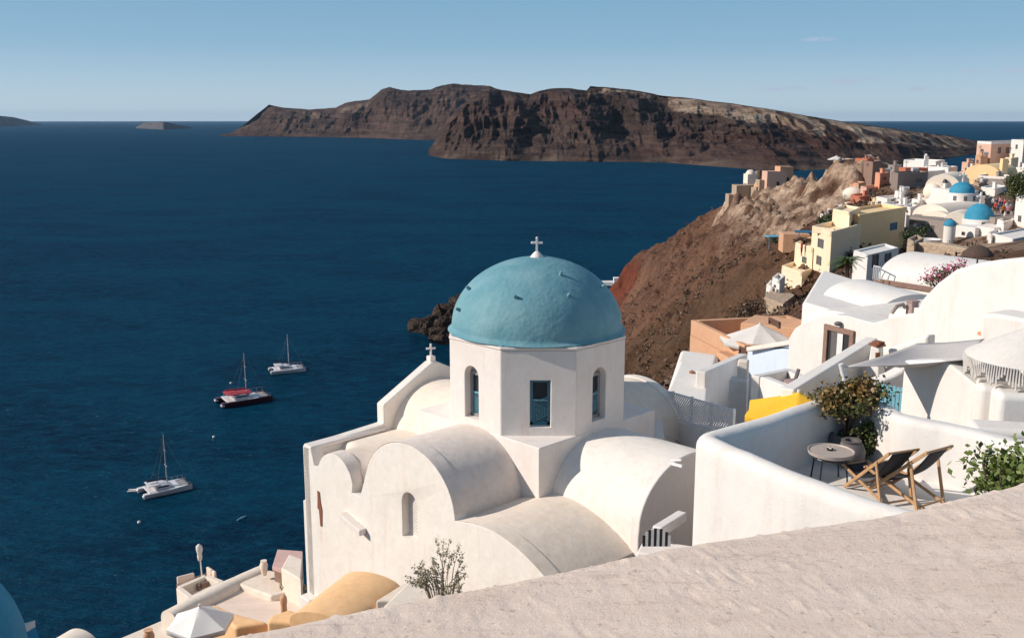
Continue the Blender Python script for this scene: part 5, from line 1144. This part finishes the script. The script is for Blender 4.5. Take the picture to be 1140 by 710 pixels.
# tree on the right
P = PY(1128, 222, 106); tr = thing('tree', 'pale green leafy tree at the right edge above the crowd', 'tree', (P.x, P.y, P.z-1)); rng = random.Random(14)
mb = MB(); mb.tube([(0, 0, 0), (.1, 0, 1.5), (.3, 0, 3)], [.2, .15, .08], 8)
for k in range(7): a = k*.9; mb.tube([(.1, 0, 1.3), (math.cos(a)*.8, math.sin(a)*.8, 2.4), (math.cos(a)*1.4, math.sin(a)*1.2, 3.2)], [.09, .05, .02], 5)
mk('trunk', mb, M['trunk'], tr, local=True)
mb = MB(); mb.leaves((.35, 0, 2.5), (1.45, 1.3, 1.5), 3800, .2, rng, 30, .38); mk('crown', mb, M['leaf'], tr, local=True)
for px, py, Y, R, lab in ((1016, 262, 112, (1.5, 1.0, .9), 'dark green bush in front of the stone fronted house'), (1024, 258, 114, (.9, .8, .7), 'second dark bush close to the stone front'), (926, 247, 120, (1.3, 1.1, .8), 'green bush left of the pale yellow tower'), (918, 248, 123, (1.4, 1, .7), 'low green bush further left on the rock shelf'), (893, 269, 116, (.9, .8, .5), 'bush on the low cream block terrace'), (838, 344, 96, (1.3, 1.2, 1.2), 'dry bush below the little white balcony house'), (826, 352, 92, (1.2, 1.2, 1), 'dry bush left of the retaining wall'), (958, 250, 128, (.6, .5, .5), 'tiny bush behind the ochre roof'), (866, 268, 140, (1.4, 1.2, .7), 'green bush on the slope below the blue awning')):
    P = PY(px, py, Y); t = thing('bush', lab, 'bush', (P.x, P.y, P.z-R[2])); mb = MB(); mb.tube([(0, 0, -.3), (.05, 0, .4), (0, .1, R[2])], [.1, .07, .03], 5); mk('stem', mb, M['trunk'], t, local=True)
    mb = MB(); mb.leaves((0, 0, R[2]), R, 700, .24, rng, 12, .5); mk('foliage', mb, M['leafd' if 'dark' in lab or 'green' in lab else 'scrub'], t, local=True)
# blue awnings
for (px, py, Y, w_, rz, lab) in ((897, 258, 126, 2.6, -15, 'dark blue awning above the cream terrace'), (866, 263, 138, 3.4, 5, 'pale blue awning on the brown slope')):
    P = PY(px, py, Y); mb = MB(); mb.box(P, (w_, 2.2, .12), rad(rz)); 
    for s in (-1, 1): mb.box((P.x+s*w_*.4, P.y-.8, P.z-.9), (.08, .08, 1.7), rad(rz))
    solo('awning', mb, M['bluedoor' if 'dark' in lab else 'turq'], lab, 'awning')
P = PY(884, 262, 132); mb = MB(); mb.prism([(P.x-1.7, P.y-1), (P.x+1.7, P.y-1.6), (P.x+1.9, P.y+1.5), (P.x-1.5, P.y+2)], P.z-2.2, P.z+.3); solo('small_house', mb, M['peach'], 'little pink walled hut beside the dark blue awning', 'hut', bevel=.05)
# castle ruins on the headland
def ruin(label, px, py, Y, parts, mat):
    P = PY(px, py, Y); t = thing('castle_ruin', label, 'ruin', (P.x, P.y, P.z-3)); 
    for nm, dx, dy, w_, d_, h, m in parts:
        mb = MB()
        if nm == 'dome': mb.ball((dx, dy, h), (w_/2, d_/2, w_/2), 18, 10)
        else: mb.box((dx, dy, h/2-2), (w_, d_, h+4), rad(12))
        for i in range(len(mb.v)): mb.v[i] = mb.v[i]+Vector((fb(i*.7, px, 1, 2)*.25, 0, fb(i*.9, px, 3, 2)*.3))
        mk(nm, mb, M[m], t, local=True, smooth=180 if nm == 'dome' else None)
ruin('ruined pale castle tower with domed top at the tip of the headland', 835, 205, 362, (('tower', 0, 0, 3.6, 3.6, 6.5, 'roof'), ('dome', 0, 0, 3.6, 3.6, 6.3, 'roof'), ('wall', 1.5, -1, 7, 4, 3.2, 'tan'), ('opening', -.6, -1.9, .5, .3, 2.2, 'dark'), ('opening', 3.2, -3.0, .7, .3, .4, 'dark'), ('wall', -3, 1, 4, 3, 2.4, 'tan')), 'tan')
ruin('rose coloured ruined house with window holes on the headland', 862, 199, 350, (('wall', 0, 0, 7.5, 4, 5.6, 'rose'), ('wall', 3.5, 1, 5, 4, 7.2, 'peach'), ('opening', -1.6, -2.1, .8, .3, 2.0, 'dark'), ('opening', .8, -2.0, .8, .3, 2.0, 'dark'), ('opening', 4.4, -1.3, .8, .3, 3.4, 'dark'), ('wall', -4.6, .5, 2.4, 3, 2.6, 'tan')), 'rose')
ruin('low dome of a ruined chapel between tower and rose ruin', 846, 208, 352, (('dome', 0, 0, 4.4, 4, 3.0, 'peach'), ('wall', 0, 0, 4.6, 4.2, 3.0, 'tan')), 'tan')
ruin('pale ruined bastion wall below the castle tower', 830, 220, 356, (('wall', 0, 0, 9, 4, 7.5, 'tan'), ('wall', -4.5, 1, 4, 3, 4.2, 'tan')), 'tan')
# quay under the headland
P = PZ(676, 317, -90); mb = MB(); mb.prism([(P.x-5, P.y-2), (P.x+9, P.y-4), (P.x+10, P.y+4), (P.x-4, P.y+3)], -91, -88.2); solo('quay', mb, M['bright'], 'white quay at the water under the headland, seen right of the teal dome', 'quay')
P = PZ(688, 318, -88); mb = MB(); mb.box((P.x, P.y, -86), (5, 4, 5)); solo('boathouse', mb, M['bright'], 'small white boathouse on the quay', 'boathouse', bevel=.2)
# ================================================================ PEOPLE in the lane
def person_mesh(pose=0):
    me = bpy.data.meshes.new('person'); 
    J = [(0, 0, .95), (0, 0, 1.15), (0, 0, 1.40), (0, 0, 1.50), (0, .01, 1.62), (0, 0, 1.74), (.19, 0, 1.40), (.26, .02, 1.13), (.27, -.10 if pose else .03, .88), (-.19, 0, 1.40), (-.26, 0, 1.13), (-.27, .05, .88), (.10, 0, .9), (.11, .08*pose, .5), (.11, .02, .07), (.11, -.13, .03), (-.10, 0, .9), (-.11, -.05*pose, .5), (-.11, .05*pose, .07), (-.11, -.10, .03)]
    R = [.15, .13, .15, .06, .095, .07, .07, .05, .035, .07, .05, .035, .095, .065, .045, .035, .095, .065, .045, .035]
    Ed = [(0, 1), (1, 2), (2, 3), (3, 4), (4, 5), (2, 6), (6, 7), (7, 8), (2, 9), (9, 10), (10, 11), (0, 12), (12, 13), (13, 14), (14, 15), (0, 16), (16, 17), (17, 18), (18, 19)]
    me.from_pydata(J, Ed, []); o = bpy.data.objects.new('tmp', me); COL.objects.link(o)
    sm = o.modifiers.new('S', 'SKIN')
    for i, v in enumerate(me.skin_vertices[0].data): v.radius = (R[i], R[i]); v.use_root = (i == 0)
    o.modifiers.new('U', 'SUBSURF').levels = 1
    bpy.context.view_layer.update(); nm = bpy.data.meshes.new_from_object(o.evaluated_get(bpy.context.evaluated_depsgraph_get())); bpy.data.objects.remove(o)
    nm.materials.clear()
    for p in nm.polygons: p.use_smooth = True
    return nm
PM = [person_mesh(0), person_mesh(1)]
CL = [('white', (.7, .68, .66)), ('navy blue', (.03, .05, .12)), ('red', (.4, .03, .04)), ('black', (.02, .02, .02)), ('pink', (.6, .22, .28)), ('light blue', (.25, .4, .6)), ('beige', (.5, .38, .25)), ('orange', (.6, .2, .05))]
cm = [plain(a.replace(' ', '_')+'_shirt', c, .85) for a, c in CL]
def person(px, py, Y, ci, label, pose=0, rz=0):
    P = PY(px, py, Y); me = PM[pose].copy(); me.materials.append(M['skin']); me.materials.append(cm[ci]); me.materials.append(cm[3 if ci != 3 else 6])
    for p in me.polygons:
        z = p.center.z; p.material_index = 0 if z > 1.46 or (abs(p.center.x) > .235 and z < 1.15) or z < .45 else (1 if z > .98 else 2)
    o = bpy.data.objects.new('person', me); COL.objects.link(o); o.location = (P.x, P.y, P.z-1.72); o.rotation_euler = (0, 0, rz); tag(o, label, 'person', 'people in the village lane')
    hb = MB(); hb.ball((0, .02, 1.70), (.105, .115, .10), 10, 7); mk('hair', hb, M['trunk'], o, local=True, smooth=180)
seq = [(1107, 221, 0), (1110, 222, 3), (1113.5, 221, 4), (1116, 224, 1), (1119, 223, 2), (1121.5, 226, 0), (1124, 224, 3), (1127, 227, 5), (1129.5, 226, 6), (1112, 227, 1), (1117.5, 229, 7), (1108.5, 226, 2), (1123, 230, 4), (1119, 236, 0)]
side = ['leftmost of the crowd by the stone wall', 'second from the left in the crowd', 'third from the left in the crowd', 'in the middle back of the crowd', 'near the middle of the crowd', 'right of the middle of the crowd', 'under the tree in the crowd', 'far right back of the crowd', 'rightmost of the crowd', 'in the front left of the crowd', 'in the front middle of the crowd', 'behind the lower blue dome', 'in the front right of the crowd', 'standing alone below the crowd']
for i, (px, py, ci) in enumerate(seq): person(px, py-2, 126-(py-221)*.35, ci, 'person in %s top %s' % (CL[ci][0], side[i]), i % 2, i*1.3)
mb = MB(); P = PY(1118, 238, 122); mb.prism([(P.x-3, P.y-4), (P.x+3.5, P.y-3), (P.x+5, P.y+9), (P.x-3, P.y+9)], P.z-4, PY(1118, 221, 126).z-1.7); solo('lane', mb, M['stone'], 'stone paved lane terrace crowded with people', 'lane')
person(893, 268, 111, 2, 'person in red top on the roof terrace of the cream house', 0, 1)
person(1019, 247, 124, 0, 'person in white top outside the stone front', 1, 2)
# wicker and white boat shaped planter in front of the stone front
P = PY(1035, 266, 108); mb = MB(); mb.lathe([(.9, -.9), (1.25, -.1), (1.3, 0), (1.1, 0), (.9, -.6)], P, 20); solo('white_planter', mb, M['bright'], 'round white planter below the arched windows of the stone front', 'planter', smooth=50)
slab('rubble_wall', 'low brown rubble wall running below the lower blue dome church', 'wall', V2(PY(1008, 281, 92)), V2(PY(1076, 284, 86)), [(0, PY(1008, 271, 92).z), (.3, PY(1030, 270, 90).z), (.6, PY(1050, 272, 88).z), (1, PY(1076, 277, 86).z)], PY(1010, 290, 92).z-3, 1.2, 'tan', .2)
# ================================================================ LOWER LEFT TERRACES
def flat(name, label, cat, pts, z, zb, mat, bev=.08, parent=None):
    P = [PZ(x, y, z) for x, y in pts]; mb = MB(); mb.prism([V2(p) for p in P], zb, z)
    if parent: return mk(name, mb, M[mat], parent, bevel=bev, seg=3)
    return solo(name, mb, M[mat], label, cat, bevel=bev, seg=3)
wallpath([PZ(x, y, -15.2) for x, y in ((187, 680), (222, 662), (262, 643), (292, 630))], .7, -15.2, -19, 'long_wall', 'roof', None, .3, 'long pale rounded parapet at the lower left above the sea', 'wall')
flat('flat_roof', 'pinkish beige flat roof at the lower left with ochre edge', 'roof', [(212, 690), (268, 650), (302, 664), (340, 668), (350, 690), (250, 705)], -15.5, -19.2, 'gravel')
flat('flat_roof', 'pale flat roof stretching from the church foot to the rock jar', 'roof', [(262, 648), (296, 633), (338, 641), (334, 655), (302, 663)], -15.3, -19, 'roof')
flat('flat_roof', 'lowest pale roof at the bottom left of the terraces', 'roof', [(104, 722), (188, 686), (236, 700), (190, 735)], -15.9, -20, 'roof')
pr_ = thing('pink_roof_hut', 'small mauve pink roofed hut against the left corner of the church', 'hut', PZ(320, 632, -15.6))
flat('roof', None, None, [(303, 630), (309, 611), (337, 613), (337, 640)], -14.6, -14.75, 'pinkp', .02, pr_); flat('wall', None, None, [(305, 630), (310, 613), (336, 615), (336, 640)], -14.76, -18, 'trim', .02, pr_)
flat('slab_wall', 'beige slab wall between the pink hut and the church', 'wall', [(313, 632), (322, 616), (337, 622), (335, 645)], -14.5, -18, 'roof', .05)
rng = random.Random(6); P = PZ(328, 652, -15.2); potplant('dry_plant', 'dry dark plant at the foot of the church corner', P, -15.6, (.5, .35, .25), 500, .09, 'leafs', 17, .35, None, clumps=8, stems=8)
# small sunken terrace with parasol and furniture
tt = thing('small_terrace', 'tiny grey walled terrace holding chairs above the sea', 'terrace', PZ(222, 655, -16.8))
c4 = [PZ(x, y, -15.6) for x, y in ((199, 653), (229, 640), (247, 647), (213, 664))]
for a, b in ((0, 1), (1, 2), (3, 0), (2, 3)):
    mb = MB(); mb.bar(c4[a]-Vector((0, 0, .45)), c4[b]-Vector((0, 0, .45)), .2, .9); mk('parapet', mb, M['roof'], tt, bevel=.03)
mb = MB(); mb.prism([V2(p) for p in c4], -18, -16.3); mk('floor', mb, M['pot'], tt)
for (px, py, lab) in ((210, 656, 'little wicker chair on the tiny grey walled terrace, left one'), (228, 649, 'little wicker chair on the tiny grey walled terrace, right one')):
    P = PZ(px, py, -15.9); t = thing('wicker_chair', lab, 'chair', (P.x, P.y, -16.3), .6 if px < 220 else -.8, 'wicker chairs on the tiny terrace')
    mb = MB(); mb.box((0, 0, .22), (.6, .6, .34)); mk('seat', mb, M['gravel'], t, local=True, bevel=.04)
    mb = MB(); mb.box((0, .27, .6), (.6, .1, .5)); mk('backrest', mb, M['gravel'], t, local=True, bevel=.04)
    for s in (-1, 1): mb = MB(); mb.box((s*.29, 0, .5), (.08, .55, .2)); mk('armrest', mb, M['trim'], t, local=True, bevel=.02)
P = PZ(226, 648, -15.9); z0 = -16.3
fp_ = thing('folded_parasol', 'folded cream parasol standing over the sea at the lower left', 'parasol', (P.x, P.y, z0)); a = PY(222.5, 606, P.y).z-z0
mb = MB(); mb.tube([(0, 0, 0), (-.06, 0, a-.1)], .025, 8); mk('pole', mb, M['whitep'], fp_, local=True)
mb = MB(); mb.lathe([(.02, a-.62), (.07, a-.58), (.09, a-.45), (.075, a-.35), (.11, a-.2), (.10, a-.06), (.03, a+.02)], (-.06, 0, 0), 14, .25); mk('folded_canopy', mb, M['cloth'], fp_, local=True, smooth=50)
# white parasol
P = PY(222, 674, 23.8); parasol('white_parasol', 'bright white square parasol at the bottom left beside the long pale parapet', P, P.z, .86, .44, P.z-2.2, 'whitecloth', 6, rz=rad(30), sag=.02)
# ochre vaulted roofs in front of the church
va = thing('ochre_vault', 'ochre yellow rounded awning roof at the foot of the church front', 'roof', PY(400, 665, 20.2))
c = PY(402, 642, 20.6); mb = MB(); mb.barrel((c.x-.6, c.y-1.6), (c.x+.2, c.y+.3), .78, c.z-.34, .30, c.z-.75, 24); 
mk('canopy', mb, M['amber'], va, smooth=40)
mb = MB(); 
for x, y in ((c.x-1.2, c.y-1), (c.x+.2, c.y-1.4)): mb.tube([(x, y, -14), (x, y, c.z-.6)], .05, 6)
mk('post', mb, M['brownw'], va)
flat('ochre_roof', 'ochre yellow strip of roof sloping left from the rounded awning', 'roof', [(345, 680), (349, 670), (396, 650), (412, 660), (372, 682)], -11.9, -15.5, 'amber', .1)
flat('ochre_roof', 'small ochre rounded roof edge behind the clay jar', 'roof', [(296, 690), (303, 683), (322, 677), (334, 681), (330, 692)], -13.6, -16, 'amber', .12)
flat('ochre_roof', 'orange ochre roof edge right of the bright white parasol', 'roof', [(232, 675), (238, 671), (262, 682), (300, 692), (262, 698)], -14.0, -16, 'amber', .1)
flat('grey_ledge', 'grey shaded ledge between the ochre awning and the wispy shrub', 'wall', [(418, 668), (455, 645), (470, 640), (470, 668)], -10.0, -14, 'roof', .05)
for (px, py, z, s, lab, nm) in ((316, 674, -14.0, .7, 'slim upright clay jar on the ochre roof edge', 'clay_jar'), (294, 632, -14.9, .75, 'squat pale stone jar lying on the flat roof', 'stone_jar'), (166, 712, -15.0, .9, 'rounded clay jar at the bottom edge left of the white parasol', 'clay_jar')):
    P = PZ(px, py, z); mb = MB(); pr2 = [(.10*s, -.25), (.17*s, 0), (.19*s, .15*s), (.12*s, .32*s), (.15*s, .36*s), (.0, .36*s)] if nm != 'clay_jar' or px < 200 else [(.10, -.3), (.09, 0), (.11, .15), (.10, .27), (.05, .33), (0, .34)]
    mb.lathe(pr2, P, 18, .08); solo(nm, mb, M['roof' if nm == 'stone_jar' else 'peach'], lab, 'jar', smooth=50)
# blue dome and white curb at the bottom left
bd = thing('blue_dome_chapel', 'shaded blue dome on a blue octagonal ledge at the bottom left corner', 'chapel', PY(-60, 720, 13))
c = PY(-62, 742, 13.5); mb = MB(); mb.lathe([(1.15*math.cos(a), 1.62*math.sin(a)) for a in np.linspace(0, PI/2-.04, 24)], (c.x, c.y, c.z), 64, .01); 
mk('dome', mb, M['domeb'], bd, smooth=60)
pts = [(c.x+1.42*math.cos(rad(10+45*k)), c.y+1.42*math.sin(rad(10+45*k))) for k in range(8)]
mb = MB(); mb.prism(pts, c.z-.05, c.z+.02); mk('ledge', mb, M['domeb'], bd); mb = MB(); mb.prism(pts, c.z-2.5, c.z-.051); mk('wall', mb, M['bright'], bd)
for k in range(8):
    x, y = pts[k]; mb = MB(); mb.prism([(x, y), (x*.85+c.x*.15-.05, y*.85+c.y*.15+.05), (x*.9+c.x*.1, y*.9+c.y*.1-.12)], c.z+.021, c.z+.13); mk('corner_horn', mb, M['bright'], bd)
P = PY(84, 707, 20); mb = MB(); mb.barrel((P.x-.8, P.y-2), (P.x+.1, P.y+.1), .62, P.z-.45, .55, -16); solo('vaulted_roof', mb, M['roof'], 'pale rounded vault roof peeking in at the bottom left edge', 'roof', smooth=40)
# striped cloth and pole right of the church arm
P = PY(731, 600, 17.6); t = thing('striped_screen', 'black and white striped cloth screen in the gap right of the church', 'screen', (P.x, P.y, P.z-.5))
for k in range(10):
    x = -.24+k*.053; h = .36*math.sqrt(max(.05, 1-((x)/.30)**2)); mb = MB(); mb.box((x, 0, .36+h/2), (.053, .02, h)); mk('stripe', mb, M['canvas' if k % 2 == 0 else 'whitep'], t, local=True)
mb = MB(); mb.box((P.x+.45, P.y+.5, P.z-1.75), (1.4, .7, 2.6), rad(-20)); solo('low_wall', mb, M['drum'], 'low wall standing behind the striped screen', 'wall', bevel=.05)
mb = MB(); mb.bar(PY(745, 515, 19), PY(760, 519, 18.6), .05, .06); mb.bar(PY(747, 512, 19), PY(759, 512, 18.6), .04); solo('wall_spout', mb, M['whitep'], 'white spout sticking out by the corner of the terrace parapet', 'spout', bevel=.01)
mb = MB(); mb.bar(PY(731, 592, 18.4), PY(760, 574, 19.3), .22, .22); solo('sloping_curb', mb, M['drum'], 'pale sloping curb between the church and terrace parapet', 'curb', bevel=.04)
# ================================================================ BOATS
def catamaran(label, px, py, L, heading, red=False, mastpx=60, hullm='hull'):
    P = PZ(px, py, -90); t = thing('catamaran', label, 'catamaran', (P.x, P.y, -90), heading, 'catamarans anchored in the bay'); Wd = L*.56
    for s in (-1, 1):
        vs = []; n = 16; prof = [(-1, 1.0), (-.75, .3), (0, -.35), (.75, .3), (1, 1.0)]
        for i in range(n+1):
            q = i/n; x = (q-.5)*L; w = L*.062*(math.sin(PI*min(1, .22+q*.86)))**.6 if q < .98 else .03; sh = 1+.22*q
            for a, b in prof: vs.append(Vector((x+(.25*L*.1 if 0 else 0), s*(Wd/2-L*.06)+a*w, b*L*.095*sh)))
        f = [(i*5+j, (i+1)*5+j, (i+1)*5+j+1, i*5+j+1) for i in range(n) for j in range(4)]+[(i*5, i*5+4, (i+1)*5+4, (i+1)*5) for i in range(n)]+[(0, 1, 2, 3, 4), tuple(n*5+k for k in (4, 3, 2, 1, 0))]
        mb = MB(); mb.add(vs, f); mk('hull', mb, M[hullm], t, local=True, smooth=50)
        mb = MB(); mb.box((-L*.49, s*(Wd/2-L*.06), L*.05), (L*.06, L*.09, L*.03)); mk('stern_step', mb, M['hull'], t, local=True)
    mb = MB(); mb.box((-L*.06, 0, L*.095), (L*.66, Wd*.86, L*.03)); mk('bridge_deck', mb, M['hull'], t, local=True, bevel=.1)
    mb = MB(); mb.box((L*.34, 0, L*.10), (L*.18, Wd*.7, .06)); mk('trampoline', mb, M['greyp'], t, local=True)
    prof = [(-.24, .11), (.16, .11), (.06, .17), (-.02, .195), (-.24, .195)]
    mb = MB(); mb.extr([(a*L, b*L) for a, b in prof], (0, -Wd*.3, 0), (1, 0, 0), (0, 0, 1), (0, Wd*.6, 0)); cb = mk('cabin', mb, M['hull'], t, local=True, bevel=.12)
    mb = MB(); mb.box((-L*.08, 0, L*.16), (L*.24, Wd*.615, L*.028)); mk('window', mb, M['glass'], cb, local=True)
    mb = MB(); mb.box((-L*.26, 0, L*.215), (L*.22, Wd*.62, L*.014)); mk('bimini', mb, M['redcloth' if red else 'hull'], t, local=True, bevel=.05)
    mb = MB()
    for a in (-.35, -.18):
        for s in (-1, 1): mb.tube([(a*L, s*Wd*.28, L*.1), (a*L, s*Wd*.28, L*.21)], .05, 5)
    mk('bimini_frame', mb, M['greywhite'], t, local=True)
    H = L*mastpx
    mb = MB(); mb.tube([(L*.05, 0, L*.19), (L*.04, 0, H)], [.16, .09], 6); mk('mast', mb, M['greywhite'], t, local=True)
    mb = MB()
    for h, w in ((.45, .09), (.72, .07)): mb.tube([(L*.045, -L*w, H*h), (L*.045, L*w, H*h)], .06, 5)
    mk('spreader', mb, M['greywhite'], t, local=True)
    mb = MB(); mb.tube([(L*.04, 0, L*.27), (-L*.36, 0, L*.28)], [.22, .28, ][:2], 8); mk('boom_sail', mb, M['redcloth' if red else 'navy'], t, local=True)
    mb = MB(); 
    for e in ((L*.48, 0, L*.12), (-L*.25, Wd*.45, L*.12), (-L*.25, -Wd*.45, L*.12)): mb.tube([(L*.04, 0, H*.95), e], .03, 3)
    mb.tube([(L*.44, -Wd*.42, L*.115), (L*.44, Wd*.42, L*.115)], .08, 6); mk('rigging', mb, M['pot'], t, local=True)
    if red:
        mb = MB(); mb.box((-L*.02, 0, L*.20), (L*.3, Wd*.5, L*.02)); mk('cabin_cover', mb, M['redcloth'], t, local=True, bevel=.05)
    mb = MB(); mb.tube([(-L*.1+.0, -Wd*.46, L*.17), (L*.45, -Wd*.46, L*.18)], .03, 4); mb.tube([(-L*.1+.0, Wd*.46, L*.17), (L*.45, Wd*.46, L*.18)], .03, 4)
    for q in range(6):
        for s in (-1, 1): mb.tube([(-L*.1+q*L*.11, s*Wd*.46, L*.1), (-L*.1+q*L*.11, s*Wd*.46, L*.175)], .03, 4)
    mk('guard_rail', mb, M['greywhite'], t, local=True)
    return t, P
catamaran('white catamaran with a grey dinghy in tow, nearest the church', 184, 546, 11.8, rad(36), False, 1.22)
catamaran('dark hulled catamaran with red covers, the middle one of the three', 272, 447, 16.5, rad(32), True, .98, 'maroon')
catamaran('small white catamaran, farthest of the three', 320, 413, 12.5, rad(22), False, 1.1, 'hull')
P = PZ(149, 547, -90); t = thing('dinghy', 'small grey inflatable dinghy behind the nearest white catamaran', 'dinghy', (P.x, P.y, -90), rad(8))
mb = MB(); mb.tube([(-1.4, -.55, .3), (.7, -.55, .3), (1.3, -.25, .4), (1.45, 0, .42), (1.3, .25, .4), (.7, .55, .3), (-1.4, .55, .3)], .24, 8); mk('tube', mb, M['hull'], t, local=True, smooth=60)
mb = MB(); mb.box((-.2, 0, .12), (2.4, .9, .1)); mk('floor', mb, M['rubber'], t, local=True); mb = MB(); mb.box((-1.4, 0, .5), (.3, .3, .7)); mk('outboard_motor', mb, M['black'], t, local=True, bevel=.05)
for px, py, lab in ((238, 487, 'white mooring buoy between the catamarans'), (155, 582, 'white mooring buoy in front of the nearest catamaran'), (257, 427, 'white mooring buoy beside the red covered catamaran')):
    P = PZ(px, py, -90); mb = MB(); mb.ball((P.x, P.y, -89.8), .42, 12, 8); solo('mooring_buoy', mb, M['hull'], lab, 'buoy', 'mooring buoys in the bay', smooth=180)
P = PZ(270, 577, -90); mb = MB(); mb.tube([(P.x-.9, P.y-1.2, -89.9), (P.x, P.y, -89.85), (P.x+.5, P.y+1.3, -89.9)], [.15, .35, .15], 8); solo('rowing_boat', mb, M['turq'], 'tiny greenish rowing boat on the dark water near the church wall', 'boat', smooth=60)
# ================================================================ CAMERA
cam = bpy.data.cameras.new('camera'); co = bpy.data.objects.new('camera', cam); COL.objects.link(co); sc.camera = co
cam.sensor_width = 36; cam.lens = 36*FOC/1140; cam.clip_start = .1; cam.clip_end = 200000
co.location = (0, 0, 0); co.rotation_euler = (PI/2-PIT, 0, 0)
sc.render.resolution_x = 1024; sc.render.resolution_y = 637
sc.view_settings.view_transform = 'Standard'; sc.view_settings.look = 'None'; sc.view_settings.exposure = EXPO; sc.view_settings.gamma = 1
sc.cycles.volume_bounces = 0; sc.cycles.max_bounces = 6
